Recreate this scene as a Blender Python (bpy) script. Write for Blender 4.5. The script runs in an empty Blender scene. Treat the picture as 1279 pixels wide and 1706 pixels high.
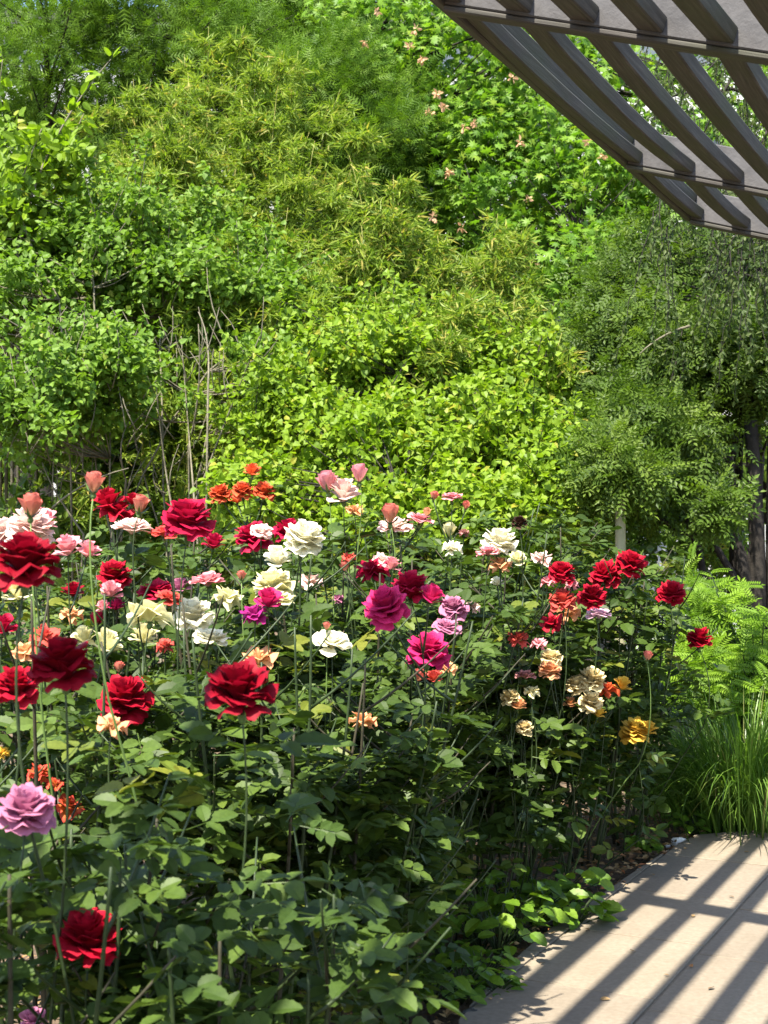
import bpy, math, random
import numpy as np
from mathutils import Matrix, Vector

# ---------------------------------------------------------------- camera, sky, sun, exposure
F = 2464.0                      # focal length in photograph pixels (photo 1279 x 1706)
EYE = 1.5
HORIZON = 840.0
SC = bpy.context.scene
COL = SC.collection
R = math.radians

cam_d = bpy.data.cameras.new('camera')
cam = bpy.data.objects.new('camera', cam_d)
COL.objects.link(cam)
cam_d.sensor_fit = 'VERTICAL'
cam_d.sensor_height = 24.0
cam_d.sensor_width = 18.0
cam_d.lens = 24.0 * F / 1706.0
cam_d.clip_start = 0.05
cam_d.clip_end = 500
cam_d.dof.use_dof = True
cam_d.dof.focus_distance = 5.2
cam_d.dof.aperture_fstop = 6.5
cam.location = (0, 0, EYE)
cam.rotation_euler = (R(90) - math.atan((853 - HORIZON) / F), 0, 0)
SC.camera = cam

PERG = R(26.0)                                    # heading of the pergola slats, from +Y towards +X
SUN_SHIFT = Vector((0.2615, 0.491))                # shadow shift on the ground per metre of height
SUN_DIR = Vector((SUN_SHIFT.x, SUN_SHIFT.y, -1)).normalized()
sun_d = bpy.data.lights.new('sun', 'SUN')
sun_d.energy = 4.8
sun_d.angle = R(0.55)
sun_d.color = (1.0, 0.94, 0.82)
sun = bpy.data.objects.new('sun', sun_d)
COL.objects.link(sun)
sun.location = (-3, -6, 12)
sun.rotation_euler = SUN_DIR.to_track_quat('-Z', 'Y').to_euler()

world = bpy.data.worlds.new('World')
SC.world = world
world.use_nodes = True
wn = world.node_tree
bg = wn.nodes['Background']
sky = wn.nodes.new('ShaderNodeTexSky')
sky.sky_type = 'NISHITA'
sky.sun_disc = False
to_sun = -SUN_DIR
sky.sun_elevation = math.asin(to_sun.z)
sky.sun_rotation = math.atan2(to_sun.x, to_sun.y)
wn.links.new(sky.outputs['Color'], bg.inputs['Color'])
bg.inputs['Strength'].default_value = 0.13

SC.view_settings.view_transform = 'Standard'
SC.view_settings.look = 'None'
SC.view_settings.gamma = 1.0
SC.view_settings.use_curve_mapping = False
SC.view_settings.exposure = 1.78
SC.render.engine = 'CYCLES'
SC.cycles.max_bounces = 7
SC.cycles.diffuse_bounces = 3
SC.cycles.glossy_bounces = 2
SC.cycles.transmission_bounces = 3
SC.cycles.transparent_max_bounces = 4
SC.cycles.use_denoising = True
SC.cycles.sample_clamp_indirect = 6.0

# ---------------------------------------------------------------- helpers
def W(px, py, d):
    """the point at depth d seen at photograph pixel (px, py)"""
    return np.array([(px - 639.5) / F * d, d, EYE + (HORIZON - py) / F * d])

def G(px, py):
    d = F * EYE / (py - HORIZON)
    return np.array([(px - 639.5) / F * d, d, 0.0])

def nrm(a):
    return a / np.maximum(np.linalg.norm(a, axis=-1, keepdims=True), 1e-9)

def tag(o, label=None, cat=None, group=None, kind=None):
    if label: o['label'] = label
    if cat: o['category'] = cat
    if group: o['group'] = group
    if kind: o['kind'] = kind
    return o

def empty(name, loc, label=None, cat=None, group=None):
    o = bpy.data.objects.new(name, None)
    o.empty_display_size = 0.1
    o.location = loc
    COL.objects.link(o)
    return tag(o, label, cat, group)

class MB:
    """collects triangles (numpy) and builds one mesh object"""
    def __init__(self):
        self.v, self.f, self.a, self.m, self.n = [], [], [], [], 0
    def add(self, V, T, A=None, mat=0):
        V = np.asarray(V, float).reshape(-1, 3); T = np.asarray(T, int).reshape(-1, 3)
        self.v.append(V); self.f.append(T + self.n)
        self.a.append(np.full(len(V), 0.5) if A is None else np.broadcast_to(np.asarray(A, float), (len(V),)))
        self.m.append(np.full(len(T), mat)); self.n += len(V)
        return self
    def mesh(self, name, mats, origin=(0, 0, 0), smooth=False):
        V = np.concatenate(self.v) - np.asarray(origin, float); T = np.concatenate(self.f)
        me = bpy.data.meshes.new(name)
        me.vertices.add(len(V)); me.vertices.foreach_set('co', V.astype(np.float32).ravel())
        me.loops.add(len(T) * 3); me.loops.foreach_set('vertex_index', T.astype(np.int32).ravel())
        me.polygons.add(len(T)); me.polygons.foreach_set('loop_start', np.arange(0, len(T) * 3, 3, dtype=np.int32))
        me.polygons.foreach_set('material_index', np.concatenate(self.m).astype(np.int32))
        me.polygons.foreach_set('use_smooth', np.full(len(T), smooth))
        at = me.attributes.new('v', 'FLOAT', 'POINT')
        at.data.foreach_set('value', np.concatenate(self.a).astype(np.float32))
        for m in (mats if isinstance(mats, (list, tuple)) else [mats]): me.materials.append(m)
        me.update()
        return me
    def build(self, name, mats, parent=None, origin=(0, 0, 0), smooth=False, kind=None):
        o = bpy.data.objects.new(name, self.mesh(name, mats, origin, smooth))
        COL.objects.link(o)
        if parent is not None: o.parent = parent
        else: o.location = origin
        if kind: o['kind'] = kind
        return o

def obj(name, mesh, parent=None, matrix=None):
    o = bpy.data.objects.new(name, mesh)
    COL.objects.link(o)
    if parent is not None: o.parent = parent
    if matrix is not None: o.matrix_basis = matrix
    return o

def box_vt(x0, x1, y0, y1, z0, z1, bev=0.0):
    """a box with chamfered long edges (bev) as triangles"""
    if bev <= 0:
        V = [(x, y, z) for x in (x0, x1) for y in (y0, y1) for z in (z0, z1)]
        Q = [(0, 1, 3, 2), (4, 6, 7, 5), (0, 4, 5, 1), (2, 3, 7, 6), (0, 2, 6, 4), (1, 5, 7, 3)]
        return np.array(V, float), np.array([t for q in Q for t in ((q[0], q[1], q[2]), (q[0], q[2], q[3]))])
    b = bev
    ring = [(x0 + b, z0), (x1 - b, z0), (x1, z0 + b), (x1, z1 - b), (x1 - b, z1), (x0 + b, z1), (x0, z1 - b), (x0, z0 + b)]
    V = [(x, y0, z) for x, z in ring] + [(x, y1, z) for x, z in ring]
    T = []
    for i in range(8):
        j = (i + 1) % 8
        T += [(i, j, 8 + j), (i, 8 + j, 8 + i)]
    for i in range(1, 7):
        T += [(0, i + 1, i), (8, 8 + i, 8 + i + 1)]
    return np.array(V, float), np.array(T)

def tube(pts, rad, sides=6):
    P = np.asarray(pts, float); n = len(P)
    rad = np.broadcast_to(np.asarray(rad, float), (n,))
    t = np.gradient(P, axis=0); t = nrm(t)
    ref = np.where(np.abs(t[:, 2:3]) > 0.9, np.array([[1.0, 0, 0]]), np.array([[0, 0, 1.0]]))
    a = nrm(np.cross(t, ref)); b = np.cross(t, a)
    ang = np.arange(sides) * 2 * math.pi / sides
    V = P[:, None, :] + rad[:, None, None] * (np.cos(ang)[None, :, None] * a[:, None, :] + np.sin(ang)[None, :, None] * b[:, None, :])
    V = V.reshape(-1, 3)
    i = np.arange(n - 1)[:, None] * sides; j = np.arange(sides)[None, :]; k = (j + 1) % sides
    T = np.concatenate([np.stack([i + j, i + k, i + sides + k], -1).reshape(-1, 3), np.stack([i + j, i + sides + k, i + sides + j], -1).reshape(-1, 3)])
    cap = [(0, q + 1, q) for q in range(1, sides - 1)] + [((n - 1) * sides, (n - 1) * sides + q, (n - 1) * sides + q + 1) for q in range(1, sides - 1)]
    return V, np.concatenate([T, np.array(cap)])

def bez(p0, p1, p2, n=8):
    t = np.linspace(0, 1, n)[:, None]
    return (1 - t) ** 2 * np.asarray(p0) + 2 * t * (1 - t) * np.asarray(p1) + t * t * np.asarray(p2)

def frames(Y, N):
    Y = nrm(Y); X = nrm(np.cross(Y, N)); Z = np.cross(X, Y)
    return X, Y, Z

def scatter(mb, tmpl, P, Y, N, S, A, wid=1.0):
    """place many copies of a leaf template (V, T) at P, along Y, facing N, size S, tint A"""
    V, T = tmpl
    X, Y, Z = frames(Y, N)
    wid = np.broadcast_to(np.asarray(wid, float), (len(P),))
    S = np.broadcast_to(np.asarray(S, float), (len(P),))
    out = (P[:, None, :] + S[:, None, None] * (V[None, :, 0:1] * X[:, None, :] * wid[:, None, None] + V[None, :, 1:2] * Y[:, None, :] + V[None, :, 2:3] * Z[:, None, :]))
    TT = T[None] + (np.arange(len(P)) * len(V))[:, None, None]
    mb.add(out.reshape(-1, 3), TT.reshape(-1, 3), np.repeat(A, len(V)))

def mat4(p, y, nn, s):
    X, Y, Z = frames(np.asarray(y, float)[None], np.asarray(nn, float)[None])
    X, Y, Z = X[0] * s, Y[0] * s, Z[0] * s
    return Matrix(((X[0], Y[0], Z[0], p[0]), (X[1], Y[1], Z[1], p[1]), (X[2], Y[2], Z[2], p[2]), (0, 0, 0, 1)))

def in_view(P, mx=110, my=110):
    px = 639.5 + F * P[:, 0] / np.maximum(P[:, 1], .1); py = HORIZON - F * (P[:, 2] - EYE) / np.maximum(P[:, 1], .1)
    return (px > -mx) & (px < 1279 + mx) & (py > -my) & (py < 1706 + my)

# ---------------------------------------------------------------- materials
def new_mat(name):
    m = bpy.data.materials.new(name); m.use_nodes = True
    nt = m.node_tree
    for n in list(nt.nodes):
        if n.type != 'OUTPUT_MATERIAL': nt.nodes.remove(n)
    return m, nt, nt.nodes['Material Output']

def mixc(nt, fac, a, b, mode='MIX'):
    n = nt.nodes.new('ShaderNodeMix'); n.data_type = 'RGBA'; n.blend_type = mode
    for s, v in ((n.inputs[0], fac), (n.inputs[6], a), (n.inputs[7], b)):
        if isinstance(v, (int, float)): s.default_value = v
        elif isinstance(v, tuple): s.default_value = (*v, 1)
        else: nt.links.new(v, s)
    return n.outputs[2]

def noise(nt, scale, detail=4, vec=None, rough=0.6):
    n = nt.nodes.new('ShaderNodeTexNoise'); n.inputs['Scale'].default_value = scale
    n.inputs['Detail'].default_value = detail; n.inputs['Roughness'].default_value = rough
    if vec is None:
        tc = nt.nodes.new('ShaderNodeNewGeometry'); vec = tc.outputs['Position']
    nt.links.new(vec, n.inputs['Vector'])
    return n.outputs['Fac']

def ramp(nt, fac, stops):
    n = nt.nodes.new('ShaderNodeValToRGB'); nt.links.new(fac, n.inputs[0])
    e = n.color_ramp.elements
    while len(e) < len(stops): e.new(0.5)
    for k, (p, c) in zip(e, stops): k.position = p; k.color = (*c, 1)
    return n.outputs[0]

def leaf_mat(name, stops, trans=0.42, rough=0.5, spec=0.25, tcol=1.25, odd=None):
    """foliage: each leaf takes a tint from its own number; some light passes through the blade"""
    m, nt, out = new_mat(name)
    at = nt.nodes.new('ShaderNodeAttribute'); at.attribute_name = 'v'
    oi = nt.nodes.new('ShaderNodeObjectInfo')
    ad = nt.nodes.new('ShaderNodeMath'); ad.operation = 'ADD'
    nt.links.new(at.outputs['Fac'], ad.inputs[0]); nt.links.new(oi.outputs['Random'], ad.inputs[1])
    fr = nt.nodes.new('ShaderNodeMath'); fr.operation = 'FRACT'; nt.links.new(ad.outputs[0], fr.inputs[0])
    c = ramp(nt, fr.outputs[0], stops)
    big = noise(nt, 1.1, 2)
    c = mixc(nt, big, mixc(nt, 1.0, c, (0.86, 0.9, 0.95), 'MULTIPLY'), mixc(nt, 1.0, c, (1.14, 1.08, 0.9), 'MULTIPLY'))
    fine = noise(nt, 95, 3)
    c = mixc(nt, ramp(nt, fine, [(.35, (0, 0, 0)), (.7, (1, 1, 1))]), mixc(nt, 1.0, c, (.82, .84, .8), 'MULTIPLY'), mixc(nt, 1.0, c, (1.14, 1.12, 1.1), 'MULTIPLY'))
    b = nt.nodes.new('ShaderNodeBsdfPrincipled')
    nt.links.new(c, b.inputs['Base Color']); b.inputs['Roughness'].default_value = rough
    b.inputs['Specular IOR Level'].default_value = spec
    t = nt.nodes.new('ShaderNodeBsdfTranslucent')
    nt.links.new(mixc(nt, 1.0, c, (1.0 * tcol, 1.1 * tcol, 0.45 * tcol), 'MULTIPLY'), t.inputs['Color'])
    mx = nt.nodes.new('ShaderNodeMixShader'); mx.inputs[0].default_value = trans
    nt.links.new(b.outputs[0], mx.inputs[1]); nt.links.new(t.outputs[0], mx.inputs[2])
    nt.links.new(mx.outputs[0], out.inputs['Surface'])
    return m

def plain_mat(name, c1, c2, scale=20, rough=0.8, bump=0.0, bscale=80, spec=0.3, stretch=None):
    m, nt, out = new_mat(name)
    vec = None
    if stretch:
        tc = nt.nodes.new('ShaderNodeTexCoord'); mp = nt.nodes.new('ShaderNodeMapping')
        mp.inputs['Scale'].default_value = stretch; nt.links.new(tc.outputs['Object'], mp.inputs['Vector']); vec = mp.outputs[0]
    f = noise(nt, scale, 5, vec)
    c = ramp(nt, f, [(0.3, c1), (0.7, c2)])
    b = nt.nodes.new('ShaderNodeBsdfPrincipled'); nt.links.new(c, b.inputs['Base Color'])
    b.inputs['Roughness'].default_value = rough; b.inputs['Specular IOR Level'].default_value = spec
    if bump:
        bp = nt.nodes.new('ShaderNodeBump'); bp.inputs['Strength'].default_value = bump; bp.inputs['Distance'].default_value = 0.01
        nt.links.new(noise(nt, bscale, 5, vec), bp.inputs['Height']); nt.links.new(bp.outputs[0], b.inputs['Normal'])
    nt.links.new(b.outputs[0], out.inputs['Surface'])
    return m

def petal_mat(name, base, tip, trans=0.30):
    pale = min(base) > .12
    m, nt, out = new_mat(name)
    at = nt.nodes.new('ShaderNodeAttribute'); at.attribute_name = 'v'
    oi = nt.nodes.new('ShaderNodeObjectInfo')
    c = mixc(nt, at.outputs['Fac'], base, tip)
    c = mixc(nt, oi.outputs['Random'], mixc(nt, 1.0, c, (.93, .91, .90) if pale else (.82, .80, .80), 'MULTIPLY'), c)
    st_ = noise(nt, 70, 4)
    c = mixc(nt, ramp(nt, st_, [(.35, (0, 0, 0)), (.7, (1, 1, 1))]), mixc(nt, 1.0, c, (.94, .92, .88) if pale else (.80, .74, .76), 'MULTIPLY'), c)
    b = nt.nodes.new('ShaderNodeBsdfPrincipled'); nt.links.new(c, b.inputs['Base Color'])
    b.inputs['Roughness'].default_value = 0.6; b.inputs['Specular IOR Level'].default_value = 0.18
    bp = nt.nodes.new('ShaderNodeBump'); bp.inputs['Strength'].default_value = 0.25; bp.inputs['Distance'].default_value = 0.004
    nt.links.new(noise(nt, 140, 3), bp.inputs['Height']); nt.links.new(bp.outputs[0], b.inputs['Normal'])
    t = nt.nodes.new('ShaderNodeBsdfTranslucent'); nt.links.new(c, t.inputs['Color'])
    mx = nt.nodes.new('ShaderNodeMixShader'); mx.inputs[0].default_value = trans
    nt.links.new(b.outputs[0], mx.inputs[1]); nt.links.new(t.outputs[0], mx.inputs[2])
    nt.links.new(mx.outputs[0], out.inputs['Surface'])
    return m

M = {}
M['lilac'] = leaf_mat('lilac_leaf', [(0.0, (.088, .165, .018)), (0.5, (.122, .220, .024)), (0.93, (.170, .275, .034)), (1.0, (.24, .26, .04))])
M['lime'] = leaf_mat('lime_leaf', [(0.0, (.108, .188, .012)), (0.5, (.155, .252, .015)), (0.93, (.215, .320, .022)), (1.0, (.28, .27, .03))])
M['bamboo'] = leaf_mat('bamboo_leaf', [(0.0, (.105, .178, .020)), (0.5, (.165, .248, .028)), (0.90, (.255, .315, .05)), (1.0, (.42, .34, .10))])
M['maple'] = leaf_mat('maple_leaf', [(0.0, (.060, .138, .012)), (0.5, (.095, .200, .016)), (0.9, (.16, .28, .026)), (1.0, (.21, .29, .03))])
M['feather'] = leaf_mat('feathery_leaf', [(0.0, (.050, .108, .010)), (0.5, (.076, .150, .014)), (1.0, (.12, .205, .020))], trans=.38, spec=.12)
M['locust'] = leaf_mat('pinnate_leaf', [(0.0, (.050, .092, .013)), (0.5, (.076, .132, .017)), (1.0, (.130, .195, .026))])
M['willow'] = leaf_mat('hanging_leaf', [(0.0, (.045, .075, .022)), (0.5, (.065, .10, .030)), (1.0, (.10, .13, .045))], rough=.5, spec=.2)
M['fern'] = leaf_mat('frond_leaf', [(0.0, (.095, .18, .014)), (0.5, (.14, .25, .018)), (1.0, (.20, .32, .022))], trans=.4)
M['grass'] = leaf_mat('grass_blade', [(0.0, (.065, .13, .020)), (0.5, (.10, .19, .028)), (0.95, (.15, .25, .040)), (1.0, (.28, .24, .10))], rough=.35, spec=.5)
M['rose_leaf'] = leaf_mat('rose_leaf', [(0.0, (.030, .055, .010)), (0.5, (.046, .082, .014)), (0.92, (.082, .130, .022)), (1.0, (.15, .16, .02))], trans=.26, rough=.48, spec=.22)
M['weed'] = leaf_mat('weed_leaf', [(0.0, (.06, .125, .014)), (0.5, (.10, .19, .018)), (1.0, (.16, .26, .022))], trans=.35, rough=.4)
M['dead_leaf'] = leaf_mat('dead_leaf', [(0.0, (.10, .05, .025)), (0.5, (.22, .13, .06)), (0.85, (.36, .24, .12)), (1.0, (.45, .16, .07))], trans=.1, rough=.7, tcol=1)
M['stem'] = plain_mat('rose_stem', (.016, .030, .010), (.035, .055, .016), 40, .5)
M['young_stem'] = plain_mat('young_rose_stem', (.09, .15, .035), (.13, .20, .05), 40, .5)
M['cane'] = plain_mat('rose_cane', (.022, .024, .012), (.055, .045, .026), 40, .7)
M['bark_grey'] = plain_mat('grey_bark', (.09, .08, .055), (.19, .17, .115), 25, .9, .5, 60)
M['bark_dark'] = plain_mat('dark_bark', (.014, .012, .010), (.036, .030, .024), 20, .9, .6, 50)
M['bark_pale'] = plain_mat('pale_bark', (.27, .25, .15), (.37, .335, .21), 14, .8, .3, 50)
M['culm'] = plain_mat('bamboo_culm', (.18, .19, .04), (.27, .25, .06), 12, .45)
M['seed'] = petal_mat('maple_seed', (.60, .36, .20), (.66, .42, .26))
M['calyx'] = plain_mat('rose_calyx', (.06, .11, .03), (.09, .15, .04), 60, .5)
PETAL = {
    'red': petal_mat('petal_red', (.34, .003, .014), (.48, .007, .030)),
    'darkred': petal_mat('petal_dark_red', (.21, .001, .010), (.31, .003, .018)),
    'crimson': petal_mat('petal_crimson', (.40, .004, .025), (.52, .010, .06)),
    'magenta': petal_mat('petal_magenta', (.50, .008, .08), (.68, .03, .17)),
    'coral': petal_mat('petal_coral', (.70, .17, .08), (.68, .09, .075)),
    'pink': petal_mat('petal_pink', (.78, .38, .36), (.78, .31, .36)),
    'palepink': petal_mat('petal_pale_pink', (.84, .66, .54), (.84, .60, .56)),
    'cream': petal_mat('petal_cream', (.76, .73, .34), (.80, .77, .47)),
    'white': petal_mat('petal_white', (.84, .80, .52), (.86, .84, .66)),
    'peach': petal_mat('petal_peach', (.80, .54, .22), (.78, .38, .20)),
    'yellow': petal_mat('petal_yellow', (.84, .48, .03), (.86, .60, .09)),
    'apricot': petal_mat('petal_apricot', (.76, .58, .24), (.80, .69, .40)),
    'orange': petal_mat('petal_orange', (.74, .16, .03), (.74, .13, .05)),
    'mauve': petal_mat('petal_mauve', (.50, .15, .27), (.52, .20, .33)),
    'purple': petal_mat('petal_purple', (.40, .015, .16), (.46, .03, .24)),
    'dusky': petal_mat('petal_dusky_pink', (.50, .25, .20), (.50, .22, .22)),
    'lilac': petal_mat('petal_lilac', (.70, .50, .55), (.66, .42, .54)),
    'flame': petal_mat('petal_flame', (.78, .48, .05), (.66, .06, .05)),
    'salmon': petal_mat('petal_salmon', (.74, .40, .24), (.70, .20, .16)),
    'dried': petal_mat('petal_dried', (.09, .05, .025), (.06, .03, .018), .05),
    'greenbud': petal_mat('petal_green_bud', (.16, .24, .06), (.22, .30, .09), .2),
}

# pergola wood: weathered dark boards with a green cast
m, nt, out = new_mat('weathered_wood')
tc = nt.nodes.new('ShaderNodeTexCoord'); mp = nt.nodes.new('ShaderNodeMapping'); mp.inputs['Scale'].default_value = (38, 1.3, 38)
nt.links.new(tc.outputs['Object'], mp.inputs['Vector'])
gr = noise(nt, 3.0, 6, mp.outputs[0], .65)
c = ramp(nt, gr, [(0.25, (.030, .027, .024)), (0.5, (.060, .054, .048)), (0.8, (.12, .108, .096))])
moss = noise(nt, 2.3, 4)
c = mixc(nt, ramp(nt, moss, [(.45, (0, 0, 0)), (.7, (.7, .7, .7))]), c, (.052, .058, .032))
b = nt.nodes.new('ShaderNodeBsdfPrincipled'); nt.links.new(c, b.inputs['Base Color']); b.inputs['Roughness'].default_value = .75
b.inputs['Specular IOR Level'].default_value = .25
bp = nt.nodes.new('ShaderNodeBump'); bp.inputs['Strength'].default_value = .5; bp.inputs['Distance'].default_value = .004
nt.links.new(gr, bp.inputs['Height']); nt.links.new(bp.outputs[0], b.inputs['Normal']); nt.links.new(b.outputs[0], out.inputs['Surface'])
M['wood'] = m
M['wood_grey'] = plain_mat('grey_painted_wood', (.050, .047, .047), (.088, .083, .082), 9, .7, .3, 40)

# paving stone
m, nt, out = new_mat('paving_stone')
oi = nt.nodes.new('ShaderNodeObjectInfo')
c = ramp(nt, noise(nt, 55, 6), [(.3, (.190, .157, .115)), (.7, (.250, .209, .156))])
c = mixc(nt, ramp(nt, noise(nt, 2.6, 5), [(.42, (0, 0, 0)), (.75, (.55, .55, .55))]), c, (.162, .132, .094))
c = mixc(nt, oi.outputs['Random'], mixc(nt, 1.0, c, (.92, .92, .94), 'MULTIPLY'), c)
sp = noise(nt, 420, 2)
c = mixc(nt, ramp(nt, sp, [(.62, (0, 0, 0)), (.72, (.5, .5, .5))]), c, (.16, .13, .10))
b = nt.nodes.new('ShaderNodeBsdfPrincipled'); nt.links.new(c, b.inputs['Base Color']); b.inputs['Roughness'].default_value = .85
b.inputs['Specular IOR Level'].default_value = .2
bp = nt.nodes.new('ShaderNodeBump'); bp.inputs['Strength'].default_value = .25; bp.inputs['Distance'].default_value = .003
nt.links.new(noise(nt, 160, 5), bp.inputs['Height']); nt.links.new(bp.outputs[0], b.inputs['Normal']); nt.links.new(b.outputs[0], out.inputs['Surface'])
M['paving'] = m

# soil
m, nt, out = new_mat('garden_soil')
c = ramp(nt, noise(nt, 14, 7), [(.3, (.055, .036, .022)), (.5, (.105, .070, .042)), (.75, (.20, .14, .085))])
b = nt.nodes.new('ShaderNodeBsdfPrincipled'); nt.links.new(c, b.inputs['Base Color']); b.inputs['Roughness'].default_value = .95
bp = nt.nodes.new('ShaderNodeBump'); bp.inputs['Strength'].default_value = .8; bp.inputs['Distance'].default_value = .03
nt.links.new(noise(nt, 40, 6), bp.inputs['Height']); nt.links.new(bp.outputs[0], b.inputs['Normal']); nt.links.new(b.outputs[0], out.inputs['Surface'])
M['soil'] = m
M['mortar'] = plain_mat('joint_sand', (.13, .11, .08), (.20, .17, .125), 40, .95)
M['stone_white'] = plain_mat('white_stone', (.62, .61, .58), (.75, .74, .72), 30, .7, .3, 60)
M['stone_dark'] = plain_mat('dark_stone', (.04, .04, .036), (.09, .088, .08), 30, .8, .5, 60)
M['wall_pale'] = plain_mat('pale_render', (.50, .50, .50), (.60, .60, .59), 3, .9)
M['fence_paint'] = plain_mat('fence_paint', (.46, .48, .48), (.56, .57, .56), 6, .7)
M['glass'] = plain_mat('window_glass', (.03, .035, .04), (.05, .055, .06), 2, .1, spec=.6)

# ---------------------------------------------------------------- leaf templates (length 1 along +Y, face +Z)
def fan(outline, centre):
    V = [centre] + outline; n = len(outline)
    return np.array(V, float), np.array([(0, i + 1, i + 2) for i in range(n - 1)] + [(0, n, 1)])

HEART = fan([(0, .05, 0), (.36, .06, .06), (.36, .46, .06), (0, 1, -.10), (-.36, .46, .06), (-.36, .06, .06)], (0, .36, -.02))
LEAF4 = (np.array([(0, 0, 0), (.27, .42, .05), (0, 1, -.07), (-.27, .42, .05), (0, .45, -.02)], float), np.array([(0, 1, 4), (1, 2, 4), (2, 3, 4), (3, 0, 4)]))
OVATE = fan([(0, 0, 0), (.20, .12, .04), (.29, .38, .06), (.20, .74, .03), (0, 1, -.06), (-.20, .74, .03), (-.29, .38, .06), (-.20, .12, .04)], (0, .45, -.02))
LANCE = (np.array([(0, 0, 0), (.065, .36, .01), (0, 1, -.15), (-.065, .36, .01)], float), np.array([(0, 1, 2), (0, 2, 3)]))
_pl = []
for a_, l_ in ((-125, .45), (-100, .30), (-78, .74), (-52, .38), (-36, .92), (-17, .46), (0, 1.0), (17, .46), (36, .92), (52, .38), (78, .74), (100, .30), (125, .45)):
    _pl.append((math.sin(R(a_)) * l_ * .62, .36 + math.cos(R(a_)) * l_ * .64, -.10 * l_ * l_))
MAPLE = fan(_pl, (0, .34, .03))

def pinnate(pairs, ll, lw, droop=.25, term=True, slim=False):
    V, T = [], []
    def lf(p, d, n_):
        p = np.array(p, float); d = np.array(d, float); d /= np.linalg.norm(d)
        s = np.array([-d[1], d[0], 0.0])
        k = len(V)
        if slim:
            V.extend([p + s * lw * .5, p - s * lw * .5, p + d * ll + (0, 0, -.03)]); T.append((k, k + 1, k + 2)); return
        V.extend([p, p + d * ll * .45 + s * lw * .5 + (0, 0, .012), p + d * ll + (0, 0, -.03), p + d * ll * .45 - s * lw * .5 + (0, 0, .012)])
        T.extend([(k, k + 1, k + 2), (k, k + 2, k + 3)])
    for i in range(pairs):
        t = (i + .8) / (pairs + .6); z = -droop * t * t; sc = 1
        for s in (-1, 1):
            lf((0, t, z), (s * .85, .5, -.1), 0)
    if term: lf((0, .97, -droop), (0, 1, -.2), 0)
    k = len(V)
    V.extend([(-.008, 0, 0), (.008, 0, 0), (.006, .5, -droop * .25), (-.006, .5, -droop * .25), (0, 1, -droop)])
    T.extend([(k, k + 1, k + 2), (k, k + 2, k + 3), (k + 3, k + 2, k + 4)])
    return np.array([np.asarray(v, float) for v in V]), np.array(T)
PINNATE = pinnate(4, .30, .15)
FEATHER = pinnate(4, .46, .075, .12, slim=True)
FROND = pinnate(10, .26, .085, .30)

def leaflet(n=6, ser=.0, hi=True, curl=.12):
    """one rose leaflet: two halves folded on the midrib, with a toothed rim"""
    V, T = [], []
    for i in range(n + 1):
        t = i / n
        w = .36 * math.sin(math.pi * min(1, t * .92 + .04)) ** .75 * (1 - .25 * t) if 0 < i < n else 0.0
        w *= 1 + (ser if i % 2 else -ser)
        z = -curl * (t ** 2)
        V += [(-w, t, z + w * .28), (0, t, z), (w, t, z + w * .28)]
    for i in range(n):
        a, b_ = i * 3, i * 3 + 3
        T += [(a, a + 1, b_ + 1), (a, b_ + 1, b_), (a + 1, a + 2, b_ + 2), (a + 1, b_ + 2, b_ + 1)]
    return np.array(V, float), np.array(T)
LEAFLET_HI = leaflet(10, .07)
LEAFLET_LO = fan([(0, 0, 0), (.28, .3, .06), (.24, .68, .02), (0, 1, -.10), (-.24, .68, .02), (-.28, .3, .06)], (0, .45, -.03))

def compound(lf, rng, n=5, size=1.0):
    """a rose leaf: 3, 5 or 7 leaflets on a stalk, total length 1"""
    V0, T0 = lf
    V, T = [], []
    def put(p, ang, s, roll, pitch):
        q = V0 * s
        cr, sr = math.cos(roll), math.sin(roll)
        q = np.stack([q[:, 0] * cr + q[:, 2] * sr, q[:, 1], -q[:, 0] * sr + q[:, 2] * cr], -1)
        cp, sp_ = math.cos(pitch), math.sin(pitch)
        q = np.stack([q[:, 0], q[:, 1] * cp - q[:, 2] * sp_, q[:, 1] * sp_ + q[:, 2] * cp], -1)
        ca, sa = math.cos(ang), math.sin(ang)
        q = np.stack([q[:, 0] * ca + q[:, 1] * sa, -q[:, 0] * sa + q[:, 1] * ca, q[:, 2]], -1) + np.array(p)
        T.append(T0 + sum(len(x) for x in V)); V.append(q)
    pos = {3: [.42], 5: [.28, .52], 7: [.2, .4, .58]}[n]
    sz = {3: .50, 5: .42, 7: .34}[n]
    for k, t in enumerate(pos):
        for s in (-1, 1):
            put((s * .015, t, -.05 * t), s * R(rng.uniform(52, 72)), sz * rng.uniform(.78, 1.0) * (.85 + .15 * k), rng.uniform(-.5, .5), rng.uniform(-.35, .3))
    put((0, pos[-1] + .10, -.06), R(rng.uniform(-10, 10)), sz * rng.uniform(1.0, 1.12), rng.uniform(-.4, .4), rng.uniform(-.4, .1))
    st, tt = tube([(0, 0, 0), (0, pos[-1] + .12, -.06)], [.011, .007], 3)
    T.append(tt + sum(len(x) for x in V)); V.append(st)
    return np.concatenate(V), np.concatenate(T)

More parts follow.
